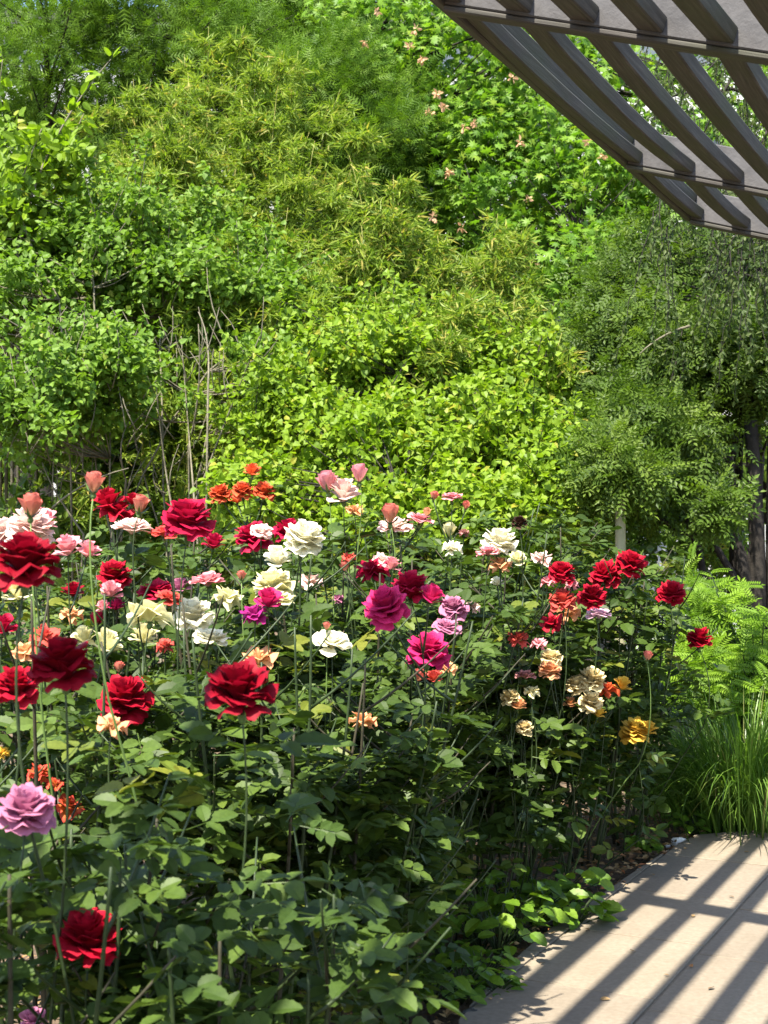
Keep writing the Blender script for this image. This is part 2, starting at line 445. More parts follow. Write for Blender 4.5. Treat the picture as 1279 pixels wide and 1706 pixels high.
_r = random.Random(5)
COMP_HI = [compound(LEAFLET_HI, _r, n) for n in (5, 5, 3, 5, 3, 7)]
COMP_LO = [compound(LEAFLET_LO, _r, n) for n in (5, 5, 3, 7)]
def leaf_mesh(tm, name, mat):
    mb = MB(); mb.add(tm[0], tm[1], .0); return mb.mesh(name, mat)
ROSE_LEAF_MESH = [leaf_mesh(t, 'rose_leaf', M['rose_leaf']) for t in COMP_HI]
HEART_MESH = {k: leaf_mesh(HEART, k + '_leaf', M[k]) for k in ('lilac', 'lime')}
MAPLE_MESH = leaf_mesh(MAPLE, 'maple_leaf', M['maple'])
OVATE_MESH = leaf_mesh(LEAFLET_HI, 'weed_leaf', M['weed'])
LANCE_MESH = leaf_mesh(LANCE, 'bamboo_leaf', M['bamboo'])
FROND_MESH = leaf_mesh(FROND, 'frond', M['fern'])
PINNATE_MESH = leaf_mesh(PINNATE, 'pinnate_leaf', M['locust'])

# ---------------------------------------------------------------- setting: ground and path
def edge_x(d):
    """x of the path's rim at depth d"""
    pts = [(-3, -.9), (1.2, .12), (3.0, .16), (4.2, .20), (4.34, .247), (4.68, .377), (5.13, .561), (5.66, .86), (6.1, 1.08), (6.43, 1.28), (6.61, 1.407)]
    for (a, xa), (b_, xb) in zip(pts, pts[1:]):
        if d <= b_: return xa + (xb - xa) * (d - a) / (b_ - a)
    return pts[-1][1]

mb = MB()
nx, ny = 110, 110
gx = np.linspace(-1, 1, nx); gx = np.sign(gx) * (np.abs(gx) ** 2.4) * 160
gy = np.linspace(-.45, 1, ny); gy = np.sign(gy) * (np.abs(gy) ** 2.2) * 220 + 3
XX, YY = np.meshgrid(gx, gy)
rs = np.random.RandomState(3)
ZZ = -.03 + .02 * np.sin(XX * 3.1 + 1.3 * np.sin(YY * 2.2)) * np.cos(YY * 2.7 + .8) + rs.uniform(-.006, .006, XX.shape)
ZZ = np.where((XX > -1.5) & (XX < 8) & (YY < 9) & (YY > -12), np.minimum(ZZ, -.012), ZZ)
idx = np.arange(nx * ny).reshape(ny, nx)
q = np.stack([idx[:-1, :-1], idx[:-1, 1:], idx[1:, 1:], idx[1:, :-1]], -1).reshape(-1, 4)
mb.add(np.stack([XX, YY, ZZ], -1).reshape(-1, 3), np.concatenate([q[:, [0, 1, 2]], q[:, [0, 2, 3]]]))
tag(mb.build('ground', M['soil'], smooth=True), 'brown garden soil under the rose bushes and shrubs', 'soil', kind='structure')

# path: a sand bed with separate slabs, rows along heading 26 degrees, clipped at the rim of the bed and at the far end
PA = R(26.0)
pu = np.array([math.sin(PA), math.cos(PA)]); pn = np.array([math.cos(PA), -math.sin(PA)])
rim = [(edge_x(d), d) for d in np.linspace(-3, 6.6, 40)]
far = [(1.407, 6.61), (1.75, 6.72), (2.4, 6.80), (4.6, 6.95)]
outline = rim + far[1:] + [(4.6, -3.0)]
def clip_poly(poly, a, b_):
    """keep the part of poly to the right of a->b (Sutherland-Hodgman)"""
    out_ = []
    def side(p): return (b_[0] - a[0]) * (p[1] - a[1]) - (b_[1] - a[1]) * (p[0] - a[0])
    for i in range(len(poly)):
        p, r_ = poly[i], poly[(i + 1) % len(poly)]
        sp_, sr = side(p), side(r_)
        if sp_ <= 0: out_.append(p)
        if (sp_ < 0 < sr) or (sr < 0 < sp_):
            t = sp_ / (sp_ - sr); out_.append((p[0] + t * (r_[0] - p[0]), p[1] + t * (r_[1] - p[1])))
    return out_
def poly_prism(mb, poly, z0, z1, inset=0.0):
    P = np.array(poly); c = P.mean(0)
    top = P + inset * -nrm(P - c)
    n = len(P)
    V = np.concatenate([np.c_[P, np.full(n, z0)], np.c_[P, np.full(n, z1 - inset)], np.c_[top, np.full(n, z1)]])
    T = [(2 * n, 2 * n + i, 2 * n + i + 1) for i in range(1, n - 1)]
    for i in range(n):
        j = (i + 1) % n
        for o_ in (0, n): T += [(o_ + i, o_ + j, o_ + n + j), (o_ + i, o_ + n + j, o_ + n + i)]
    mb.add(V, T)
path = MB()
_o = np.array(outline)
_c = len(_o)
# sand bed as strips from the rim to the far side
ds = np.linspace(-3, 6.9, 60)
Vb = []
for d in ds:
    x0 = edge_x(d) + .02 if d < 6.6 else 1.43 + (d - 6.6) * 5.0
    Vb += [(x0, d, .004), (4.6, d, .004)]
Tb = []
for i in range(len(ds) - 1):
    a = 2 * i; Tb += [(a, a + 1, a + 3), (a, a + 3, a + 2)]
path.add(np.array(Vb) + [0, 0, .011], Tb)
path_o = tag(path.build('path', M['mortar']), 'pale paved path striped by pergola shadows', 'path', kind='structure')
rg = random.Random(11)
N0 = .744 * pn[0] + 4.27 * pn[1]          # the long joint seen in the photo
for row in range(-4, 10):
    n0, n1 = N0 + row * .47, N0 + (row + 1) * .47
    off = rg.uniform(0, .45) if row != -1 else .12
    for k in range(-6, 20):
        u0 = k * .60 + off; u1 = u0 + .60
        j = .005
        quad = [(n0 + j, u0 + j), (n0 + j, u1 - j), (n1 - j, u1 - j), (n1 - j, u0 + j)]
        pl = [tuple(pn * a + pu * b_) for a, b_ in quad]
        if max(p[1] for p in pl) < -2.5 or min(p[0] for p in pl) > 4.5: continue
        # clip against the rim (piecewise) and the far end
        cy = sum(p[1] for p in pl) / 4
        d0, d1 = max(-3, min(p[1] for p in pl)), max(p[1] for p in pl)
        segs = [(d0 + (d1 - d0) * t) for t in (0, .25, .5, .75, 1)]
        cuts = [((edge_x(a), a), (edge_x(b_), b_)) for a, b_ in ((d0 - .01, (d0 + d1) / 2), ((d0 + d1) / 2, min(d1, 6.62) + .01))]
        for a, b_ in cuts: 
            if len(pl) > 2 and b_[1] > a[1]: pl = clip_poly(pl, a, b_)
        for a, b_ in zip(far, far[1:]):
            if len(pl) > 2: pl = clip_poly(pl, a, b_)
        if len(pl) < 3: continue
        P = np.array(pl)
        area = abs(sum(P[i][0] * P[i - 1][1] - P[i - 1][0] * P[i][1] for i in range(len(P)))) / 2
        if area < .004: continue
        c = P.mean(0)
        if c[1] < 0 or abs(c[0] / max(c[1], .1)) > .75: continue
        s = MB(); poly_prism(s, [tuple(p - c) for p in P], -.03, .022 + rg.uniform(-.0015, .0015), .003)
        o = s.build('paving_slab', M['paving'], path_o); o.location = (c[0], c[1], 0)

# ---------------------------------------------------------------- pergola (built in u, n, z and leaned 16 degrees down towards +n)
LEAN = R(16.2)
PITCH = -.047
PO = np.array([.18 - .04 * .899, 4.12 + .04 * .438, 2.89])       # rim of the frame where the second purlin ends
perg = empty('pergola', (PO[0] + 3.05 * math.cos(PERG), PO[1] - 3.05 * math.sin(PERG), 0), 'dark weathered timber pergola leaning over the paved path', 'pergola')
Mp = Matrix.Translation(Vector(PO) - perg.location) @ Matrix.Rotation(-PERG, 4, 'Z') @ Matrix.Rotation(PITCH, 4, 'X') @ Matrix.Rotation(LEAN, 4, 'Y')
def pboard(name, n0, n1, u0, u1, z0, z1, mat, bev=.004, sag=0.0):
    mb = MB(); V, T = box_vt(-(n1 - n0) / 2, (n1 - n0) / 2, 0, 1, -(z1 - z0) / 2, (z1 - z0) / 2, bev)
    k = 1 if sag == 0 else 6
    ring = V[:8]; tt = np.linspace(0, 1, k + 1); Vs = []; Ts = []
    for i, t in enumerate(tt):
        r = ring.copy(); r[:, 1] = (t - .5) * (u1 - u0); r[:, 2] -= sag * (1 - (2 * t - 1) ** 2); Vs.append(r)
        if i < k:
            for a in range(8):
                b_ = (a + 1) % 8; o_ = i * 8
                Ts += [(o_ + a, o_ + b_, o_ + 8 + b_), (o_ + a, o_ + 8 + b_, o_ + 8 + a)]
    for a in range(1, 7): Ts += [(0, a + 1, a), (k * 8, k * 8 + a, k * 8 + a + 1)]
    mb.add(np.concatenate(Vs), Ts)
    o = mb.build(name, mat, perg)
    o.matrix_basis = Mp @ Matrix.Translation(((n0 + n1) / 2, (u0 + u1) / 2, (z0 + z1) / 2))
    return o
PU = [-4.2, -1.95, 0.0, 1.74, 2.70]                 # purlin positions along the pergola
def pboard_x(name, n0, n1, u0, u1, z0, z1, mat):
    """a board that runs across (along n): grain follows its own length"""
    mb = MB(); V, T = box_vt(-(u1 - u0) / 2, (u1 - u0) / 2, -(n1 - n0) / 2, (n1 - n0) / 2, -(z1 - z0) / 2, (z1 - z0) / 2, .004)
    mb.add(V, T)
    o = mb.build(name, mat, perg)
    o.matrix_basis = Mp @ Matrix.Translation(((n0 + n1) / 2, (u0 + u1) / 2, (z0 + z1) / 2)) @ Matrix.Rotation(R(-90), 4, 'Z')
    return o
pboard('edge_beam', 0, .038, PU[0] - .06, PU[-1] + .03, 0, .115, M['wood'])
for k, u in enumerate(PU):
    pboard_x('purlin', .040, 3.1, u - .028, u + .028, .004, .135, M['wood_grey'])
    pboard_x('purlin_rail', .040, 3.1, u - .027, u + .027, -.014, .002, M['wood'])
rsag = random.Random(4)
for k in range(16):
    n0, n1 = (.041, .090) if k == 0 else (.036 + k * .190, .111 + k * .190)
    for a, b_ in zip(PU, PU[1:]):
        pboard('slat', n0, n1, a + .031, b_ - .031, .012, .056, M['wood'], .004, rsag.uniform(.010, .026) * (b_ - a) / 1.8)
for k, u in enumerate(PU[1::2]):
    pz = PO + (math.sin(PERG) * u + math.cos(PERG) * 3.05, math.cos(PERG) * u - math.sin(PERG) * 3.05, 0)
    h_ = 2.89 - 3.05 * math.tan(LEAN) - .03 + u * PITCH
    mb = MB(); V, T = box_vt(-.06, .06, -.06, .06, 0, h_, .008); mb.add(V, T)
    o = mb.build('post', M['wood'], perg); o.matrix_basis = Matrix.Translation(Vector((pz[0], pz[1], 0)) - perg.location) @ Matrix.Rotation(-PERG, 4, 'Z')
# brace beam joining the posts under the low side
pboard('wall_beam', 2.98, 3.08, PU[0], PU[-1], -.14, -.024, M['wood'])

# ---------------------------------------------------------------- shrubs, bamboo and trees behind the roses
def clumps(rng, lobes, front=0.55):
    """lobes: (centre, radii, count, clump radius) -> clump centres and radii on the outer part of each lobe"""
    out_ = []
    for c, r, n, cr in lobes:
        d = nrm(rng.normal(size=(n * 3, 3)))
        d = d[(d[:, 1] < front)][:n]
        ph = rng.uniform(0, 6.28, 6)
        wob = 1 + .20 * np.sin(d[:, 0] * 4.1 + ph[0]) * np.sin(d[:, 2] * 4.7 + ph[1]) + .16 * np.sin(d[:, 0] * 9 + ph[2] + 5 * d[:, 2])
        rad = rng.uniform(.30, 1.06, (len(d), 1)) ** .6 * wob[:, None]
        p = np.asarray(c) + d * rad * np.asarray(r)
        out_.append(np.c_[p, rng.uniform(.45, 1.45, len(d)) * cr])
    return np.concatenate(out_)

def leaf_cloud(rng, CL, per, flat=.7, out_=.7, up=.6, droop=.25, rnd=.55, sz=(.05, .08), nup=.8, nout=.55, nrnd=.5):
    m_ = len(CL)
    k = np.repeat(np.arange(m_), per)
    d = nrm(rng.normal(size=(len(k), 3)))
    rr = np.where(rng.uniform(size=(len(k), 1)) < .12, rng.uniform(1, 1.6, (len(k), 1)), rng.uniform(0, 1, (len(k), 1)) ** .5)
    P = CL[k, :3] + d * rr * CL[k, 3:4] * np.array([1, 1, flat])
    Y = nrm(d * out_ + rng.normal(size=d.shape) * rnd + np.array([0, 0, up - droop * 2]))
    N = nrm(np.array([0, -.42, nup]) + d * nout + rng.normal(size=d.shape) * nrnd)
    S = rng.uniform(sz[0], sz[1], len(k))
    A = np.clip(rng.uniform(0, 1, m_)[k] * .45 + rng.uniform(0, .55, len(k)), 0, .999)
    ok = in_view(P)
    return P[ok], Y[ok], N[ok], S[ok], A[ok]

def skeleton(rng, mb, base, CL, stems, r0, r1=.004, spread=.25, sides=6, twig=.006, lift=.5):
    """stems from the base to some clumps, thinner branches from the stems to the other clumps"""
    pts, rads = [], []
    ends = CL[rng.choice(len(CL), stems, replace=False)]
    for e in ends:
        b_ = np.asarray(base) + np.r_[rng.normal(size=2) * spread, 0]
        mid = b_ * (1 - lift) + e[:3] * lift; mid = mid + np.r_[rng.normal(size=2) * .12, .22 * (e[2] - b_[2])]
        mid[:2] = mid[:2] * .6 + b_[:2] * .4
        c = bez(b_, mid, e[:3], 12); c[1:-1] += rng.normal(size=(10, 3)) * .018
        rr = np.linspace(r0 * rng.uniform(.7, 1.1), r1 * 1.6, 12)
        mb.add(*tube(c, rr, sides)); pts.append(c); rads.append(rr)
    P = np.concatenate(pts); rr = np.concatenate(rads)
    for e in CL:
        low = P[:, 2] < e[2] - .05
        dd = np.linalg.norm(P - e[:3], axis=1) + np.where(low, 0, 5)
        i = int(np.argmin(dd)); s = P[i]
        m_ = (s + e[:3]) / 2 + np.array([0, 0, -.06]) + rng.normal(size=3) * .05
        mb.add(*tube(bez(s, m_, e[:3], 5), np.linspace(min(rr[i], twig), r1 * .5, 5), 4))

def split_leaves(parent, base, name, mesh, cloud, most, rng, mb, tmpl, wid=1.0):
    """the leaves that show largest become leaf objects of their own; the rest go into mb"""
    P, Y, N, S, A = cloud
    X_, Y_, Z_ = frames(Y, N)
    view = nrm(np.array([0, 0, EYE]) - P)
    score = S * np.abs((Z_ * view).sum(1)) / P[:, 1] * (in_view(P, 0, 0))
    # keep to the camera side of the crown
    score = score * np.exp(-(P[:, 1] - np.percentile(P[:, 1], 3)) * 1.2)
    top = np.argsort(-score)[:most]
    keep = np.ones(len(P), bool); keep[top] = False
    for i in top:
        obj(name, mesh, parent, mat4(P[i] - base, Y[i], N[i], S[i]))
    scatter(mb, tmpl, P[keep], Y[keep], N[keep], S[keep], A[keep], wid)

# ---- far wall of trees
def back_tree(seed, base, lobes, per, tmpl, mat, sz, bark, name, label, trunk_r=.14, stems=5, flat=.75, wid=1.0, **kw):
    rng = np.random.RandomState(seed)
    base = np.array(base, float)
    t = empty(name, base, label, 'tree' if 'tree' in name else 'shrub')
    CL = clumps(rng, lobes)
    tr = MB(); skeleton(rng, tr, base, CL, stems, trunk_r, spread=trunk_r * .5, twig=.02, r1=.006)
    tr.build('trunk', bark, t, base, True)
    P, Y, N, S, A = leaf_cloud(rng, CL, per, flat, sz=sz, **kw)
    cr = MB(); scatter(cr, tmpl, P, Y, N, S, A, wid)
    cr.build('crown', mat, t, base, kind='stuff')
    return t, CL, rng

def L(px, py, d, rx, rz, n, cr, ry=None):
    """a lobe given by where its middle shows in the photo, its depth and its real radii"""
    return (W(px, py, d), (rx, ry if ry else rx * 1.15, rz), n, cr)

def bank(lobes_px, mid, slope):
    return [L(px, py, d + (mid - py) * slope, rx, rz, n, cr) for (px, py, d, rx, rz, n, cr) in lobes_px]

# dark far foliage that closes the view
back_tree(21, (-7.0, 27, 0), [L(-150, 300, 27, 4.5, 6, 120, .9), L(250, 150, 27, 4.5, 6, 150, .9), L(250, 700, 27, 5.5, 3, 120, .9)], 50, LEAF4, M['feather'], (.18, .32), M['bark_dark'], 'far_tree', 'dense dark green tree closing the view behind the feathery trees', .25, 6)
back_tree(22, (1.5, 28, 0), [L(620, 120, 28, 4.6, 6, 150, .9), L(700, 700, 28, 5.5, 3.4, 150, .9)], 50, LEAF4, M['feather'], (.18, .32), M['bark_dark'], 'far_tree', 'dense dark green tree closing the view behind the maple', .25, 6)
back_tree(23, (7.5, 27, 0), [L(1150, 150, 27, 4.5, 6, 150, .9), L(1200, 650, 27, 5.0, 3.0, 120, .9)], 50, LEAF4, M['locust'], (.18, .32), M['bark_dark'], 'far_tree', 'dense dark green tree closing the view behind the hanging branches', .25, 6)

# feathery trees top left and middle
back_tree(31, (-4.0, 17.5, 0), [L(60, 60, 17.5, 2.0, 1.9, 120, .42), L(330, 40, 17.5, 2.2, 1.6, 150, .42), L(120, 330, 17.5, 1.6, 1.5, 80, .42), L(450, 120, 17.0, 1.0, 1.3, 60, .40)], 70, FEATHER, M['feather'], (.11, .20), M['bark_dark'], 'feathery_tree', 'soft feathery green tree filling the corner above the yellowish bamboo', .12, 6, droop=.15)
back_tree(32, (-.6, 14.8, 0), [L(585, 250, 14.8, .75, .85, 60, .30), L(540, 190, 14.8, .55, .7, 40, .30), L(600, 420, 15, .7, .9, 50, .32)], 105, FEATHER, M['feather'], (.10, .17), M['bark_dark'], 'feathery_tree', 'feathery green young tree between the bamboo and the maple', .06, 4, droop=.1)

# maple with pink seed wings
rng = np.random.RandomState(41)
base = np.array([1.6, 15.6, 0.0])
maple = empty('maple_tree', base, 'tall bright green maple tree with clusters of pinkish seed wings', 'tree')
CL = clumps(rng, bank([(640, 50, 15.4, .8, .8, 34, .34), (780, 110, 15.2, .95, .9, 44, .34), (800, 330, 15.0, .8, 1.0, 40, .34), (960, 330, 15.2, 1.0, 1.0, 50, .34), (900, 180, 15.6, 1.0, .9, 40, .34), (680, 400, 15.8, .8, 1.0, 30, .34), (940, 520, 14.6, .9, .8, 40, .32), (1060, 420, 15.2, .8, 1.0, 36, .34), (1150, 200, 16, 1.1, 1.3, 40, .36), (720, 240, 16.0, .8, .8, 24, .34)], 300, 0.0028), .6)
tr = MB(); skeleton(rng, tr, base, CL, 7, .13, spread=.08, twig=.02, r1=.006)
tr.build('trunk', M['bark_dark'], maple, base, True)
cloud = leaf_cloud(rng, CL, 50, .6, sz=(.09, .155), droop=.35, nup=1.0, nout=.35, nrnd=.4)
cr = MB(); split_leaves(maple, base, 'leaf', MAPLE_MESH, cloud, 150, rng, cr, MAPLE)
cr.build('crown', M['maple'], maple, base, kind='stuff')
for (px, py) in [(690, 48), (680, 80), (700, 95), (605, 72), (730, 160), (715, 185), (790, 205), (775, 213), (740, 180), (865, 235), (980, 240), (880, 330), (770, 375), (895, 440), (800, 445), (1000, 265), (630, 20), (745, 290), (850, 130), (720, 360), (780, 485), (850, 470)]:
    sm = MB()
    c0 = W(px + rng.uniform(-4, 4), py + rng.uniform(-4, 4), 14.1)
    n_ = rng.randint(8, 15); dd = nrm(rng.normal(size=(n_, 3)) + [0, 0, -.4])
    scatter(sm, OVATE, c0 + dd * rng.uniform(.004, .022, (n_, 1)), dd, rng.normal(size=(n_, 3)), rng.uniform(.035, .06, n_), rng.uniform(0, 1, n_))
    sm.build('seed_cluster', M['seed'], maple, base)

# bamboo: yellow culms with fans of narrow leaves
def bamboo(seed, base, canes, name, label, n_node=26, leaf=(.07, .12), parts=60, mat='bamboo'):
    rng = np.random.RandomState(seed)
    base = np.array(base, float)
    t = empty(name, base, label, 'bamboo')
    Ps, Ys, Ns, Ss, As = [], [], [], [], []
    for (px, py, d, lean) in canes:
        top = W(px, py, d) + [0, 0, rng.uniform(-.05, .22)]
        foot = np.array([base[0] + (top[0] - base[0]) * .55 + rng.normal() * .12, d + rng.normal() * .2, 0])
        c = bez(foot, (foot[0] * .6 + top[0] * .4, (foot[1] + top[1]) / 2, top[2] * .75), top + [lean, 0, 0], 16)
        mb_ = MB(); mb_.add(*tube(c, np.linspace(.012, .0015, 16), 5)); mb_.build('culm', M['culm'], t, base, True)
        tz = rng.uniform(.10, 1.0, n_node) ** .85
        for q in tz:
            p0 = c[min(15, int(q * 15))] + rng.normal(size=3) * .02
            nb = rng.randint(2, 4)
            for _ in range(nb):
                a = rng.uniform(0, 2 * math.pi); ln = rng.uniform(.15, .85) * max(.12, 1.5 - q * 1.3)
                bd = np.array([math.cos(a), math.sin(a) * .8, rng.uniform(.05, .8)]); bd /= np.linalg.norm(bd)
                tw = bez(p0, p0 + bd * ln * .6 + [0, 0, .06], p0 + bd * ln + [0, 0, -.12 * ln], 4)
                for s in np.linspace(.3, 1, 5):
                    pp = tw[min(3, int(s * 3.01))] + rng.normal(size=3) * .02
                    k = rng.randint(6, 10)
                    yy = nrm(bd * .8 + rng.normal(size=(k, 3)) * .75 + [0, 0, -.28])
                    Ps.append(np.repeat(pp[None], k, 0) + rng.normal(size=(k, 3)) * .015); Ys.append(yy)
                    Ns.append(nrm(np.array([0, -.35, .8]) + rng.normal(size=(k, 3)) * .6)); Ss.append(rng.uniform(leaf[0], leaf[1], k))
                    As.append(np.clip(rng.uniform(0, .35) + rng.uniform(0, .65, k), 0, .999))
    cloud = [np.concatenate(x) for x in (Ps, Ys, Ns, Ss, As)]
    ok = in_view(cloud[0]); cloud = [x[ok] for x in cloud]
    cr = MB(); split_leaves(t, base, 'leaf', LANCE_MESH, cloud, parts, rng, cr, LANCE, 1.3)
    cr.build('foliage', M[mat], t, base, kind='stuff')
    return t
rb = random.Random(9)
canes = []
for (px, py) in [(355, 70), (410, 120), (470, 130), (520, 110), (560, 150), (300, 170), (250, 190), (210, 190), (340, 220), (180, 260), (440, 220), (500, 230), (280, 280), (380, 290), (550, 260), (150, 330), (230, 330), (330, 340), (440, 330), (480, 390), (400, 420), (360, 150), (520, 330), (585, 210), (300, 240), (120, 400), (260, 390), (200, 290), (340, 400), (430, 470), (470, 300), (390, 200), (310, 120), (540, 400), (500, 450), (240, 240), (445, 410), (520, 500), (480, 470), (560, 330), (330, 95), (385, 60), (225, 150), (435, 150), (160, 210), (600, 300), (100, 330), (350, 460), (300, 430), (60, 380)]:
    canes.append((px, py, 11.9 + (300 - py) * .006 + rb.uniform(-.9, .6), rb.uniform(-.15, .15)))
bamboo(51, (-1.7, 12.1, 0), canes, 'bamboo', 'tall yellowish bamboo clump rising behind the lilac shrubs')
canes = []
for (px, py) in [(630, 330), (600, 380), (660, 400), (700, 420), (560, 420), (740, 430), (780, 450), (820, 430), (640, 470), (720, 500), (580, 500), (860, 420), (800, 520), (680, 540), (520, 470), (840, 500), (890, 540), (930, 560), (480, 520), (540, 540), (620, 560), (760, 560), (700, 470), (860, 560), (660, 350), (580, 450), (820, 480), (900, 470), (610, 300), (655, 320), (720, 380), (790, 400), (530, 580), (690, 590), (470, 560), (600, 600), (810, 590), (880, 610)]:
    canes.append((px, py, 11.2 + (450 - py) * .006 + rb.uniform(-.9, .6), rb.uniform(-.2, .2)))
bamboo(52, (.6, 11.5, 0), canes, 'bamboo', 'lower bamboo with orange yellow tips above the lime green shrub', 24)
canes = [(960, 600, 10.9, .25), (910, 640, 10.6, .2), (940, 690, 10.4, .3), (880, 600, 10.8, .1), (985, 650, 10.9, .3), (925, 740, 10.2, .25)]
canes += [(px, py, rb.uniform(10.3, 10.9), rb.uniform(-.2, .2)) for px, py in [(900, 560), (850, 540)]]
bamboo(53, (1.1, 10.8, 0), canes, 'bamboo', 'thin bamboo spray between the lime shrub and the dark pinnate tree', 14, parts=30)

# the shoot with yellow tips at the left edge, and the vine-like sapling under it
def shrub(seed, base, lobes, per, key, sz, name, label, stems, r0, bark, parts, cat='shrub', flat=.7, **kw):
    rng = np.random.RandomState(seed)
    base = np.array(base, float)
    t = empty(name, base, label, cat)
    CL = clumps(rng, lobes)
    st = MB(); skeleton(rng, st, base, CL, stems, r0, spread=.28, twig=.009, sides=6)
    cloud = leaf_cloud(rng, CL, per, flat, sz=sz, **kw)
    up_ = CL[np.argsort(-CL[:, 2] + rng.normal(size=len(CL)) * .5)[:int(len(CL) * .30)]]
    Ps, Ys = [], []
    for e in up_:
        dr = nrm(rng.normal(size=3) * [.7, .5, .35] + [0, -.15, .75]); ln = rng.uniform(.18, .5)
        c = bez(e[:3], e[:3] + dr * ln * .6, e[:3] + dr * ln + [0, 0, -.05], 9)
        st.add(*tube(c, np.linspace(.004, .0015, 9), 4))
        for i in range(1, 9):
            for q in range(3): Ps.append(c[i] + rng.normal(size=3) * .012); Ys.append(nrm(rng.normal(size=3) + dr * .3 + [0, 0, -.3]))
    k = len(Ps); Ps, Ys = np.array(Ps), np.array(Ys)
    extra = (Ps, Ys, nrm(np.array([0, -.5, .8]) + rng.normal(size=(k, 3)) * .5), rng.uniform(sz[0], sz[1], k), rng.uniform(0, .95, k))
    cloud = [np.concatenate(z) for z in zip(cloud, extra)]
    lv = MB(); split_leaves(t, base, 'leaf', HEART_MESH[key], cloud, parts, rng, lv, HEART)
    lv.build('foliage', M[key], t, base, kind='stuff')
    return t, st, base, rng

t, st, base, rng = shrub(61, (-1.45, 9.4, 0), bank([(60, 480, 9.4, .62, .50, 80, .17), (200, 430, 9.5, .60, .42, 80, .17), (330, 470, 9.6, .55, .45, 80, .17), (60, 640, 9.2, .55, .40, 60, .16), (180, 620, 9.2, .45, .32, 40, .15), (430, 520, 9.7, .40, .35, 40, .16), (300, 400, 9.8, .5, .3, 40, .17), (440, 640, 9.5, .25, .3, 22, .14)], 680, 0.0052), 80, 'lilac', (.033, .058),
    'lilac_shrub', 'mid green lilac shrub on thin grey stems behind the pink roses', 7, .008, M['bark_grey'], 300, droop=.35, nup=.9)
for line in [[(285, 838), (268, 760), (262, 640)], [(320, 815), (314, 720), (300, 560)], [(330, 830), (372, 700), (430, 560)], [(120, 800), (118, 730), (92, 650)], [(140, 890), (82, 810), (70, 770)], [(208, 800), (190, 740), (214, 700)], [(316, 740), (340, 660), (330, 540)], [(70, 860), (130, 800), (215, 780)], [(345, 640), (352, 560), (330, 520)]]:
    pts = [W(px + rng.uniform(-3, 3), py, 9.15 + rng.uniform(-.15, .35)) for px, py in line]
    foot = pts[0] + np.r_[rng.normal(size=2) * .08, 0]; foot[2] = 0
    c = np.concatenate([np.array([foot]), bez(pts[0], pts[1], pts[2], 8)])
    st.add(*tube(c, np.linspace(.008, .003, 9), 5))
for _ in range(150):
    p = W(rng.uniform(0, 440), rng.uniform(560, 840), 9.2 + rng.uniform(-.2, .8))
    e = p + np.array([rng.uniform(-.14, .14), rng.uniform(-.1, .1), rng.uniform(.1, .36)])
    st.add(*tube(bez(p, (p + e) / 2 + rng.normal(size=3) * .03, e, 4), [.004, .0035, .003, .0015], 4))
st.build('stem', M['bark_grey'], t, base, True)

t, st, base, rng = shrub(62, (.35, 9.2, 0), bank([(560, 640, 9.2, .52, .36, 70, .16), (700, 630, 9.3, .55, .36, 70, .16), (470, 720, 9.1, .34, .36, 46, .15), (610, 750, 9.0, .50, .32, 60, .15), (760, 730, 9.1, .50, .36, 60, .15), (860, 640, 9.2, .36, .34, 44, .15), (900, 760, 9.0, .26, .36, 36, .15), (640, 560, 9.5, .5, .25, 40, .16), (860, 860, 8.9, .28, .28, 36, .14), (650, 860, 9.1, .6, .28, 50, .15), (430, 830, 8.9, .26, .22, 24, .14), (780, 850, 9.2, .3, .3, 24, .15)], 760, 0.0058), 72, 'lime', (.033, .058),
    'lime_shrub', 'bright yellow green shrub filling the middle behind the coral rosebuds', 12, .016, M['bark_dark'], 300, droop=.35, nup=.9)
st.build('stem', M['bark_dark'], t, base, True)

# sapling with reddish yellow shoot tips
rng = np.random.RandomState(71)
base = np.array([-2.35, 10.6, 0.0])
t = empty('sapling', base, 'leaning sapling with yellow orange shoot tips above the lilac shrub', 'sapling')
st, lv = MB(), MB()
for line in [[(30, 420), (60, 240), (185, 100)], [(10, 420), (20, 330), (70, 215)], [(0, 500), (-20, 300), (5, 100)], [(60, 430), (90, 300), (140, 190)], [(0, 380), (30, 300), (100, 270)], [(20, 460), (50, 330), (60, 280)]]:
    pts = [W(px, py, 10.4 + rng.uniform(-.3, .3)) for px, py in line]
    c = bez(*pts, 14); foot = pts[0].copy(); foot[2] = 0
    st.add(*tube(np.concatenate([[foot], c]), np.linspace(.014, .003, 15), 5))
    for i in range(14):
        for _ in range(5 if i < 11 else 3):
            y = nrm(rng.normal(size=(1, 3)) + [0, -.2, .1]); p = c[i] + y[0] * .03
            A = rng.uniform(0, .9) if i < 11 else .999
            scatter(lv, OVATE, p[None], y, np.array([[0, -.3, 1.0]]) + rng.normal(size=(1, 3)) * .4, np.array([rng.uniform(.08, .13)]), np.array([A]))
CL = clumps(rng, [L(40, 330, 10.5, .42, .55, 34, .18)])
cl = leaf_cloud(rng, CL, 46, sz=(.06, .10)); scatter(lv, OVATE, *cl)
st.build('stem', M['bark_grey'], t, base, True)
lv.build('foliage', M['lime'], t, base, kind='stuff')

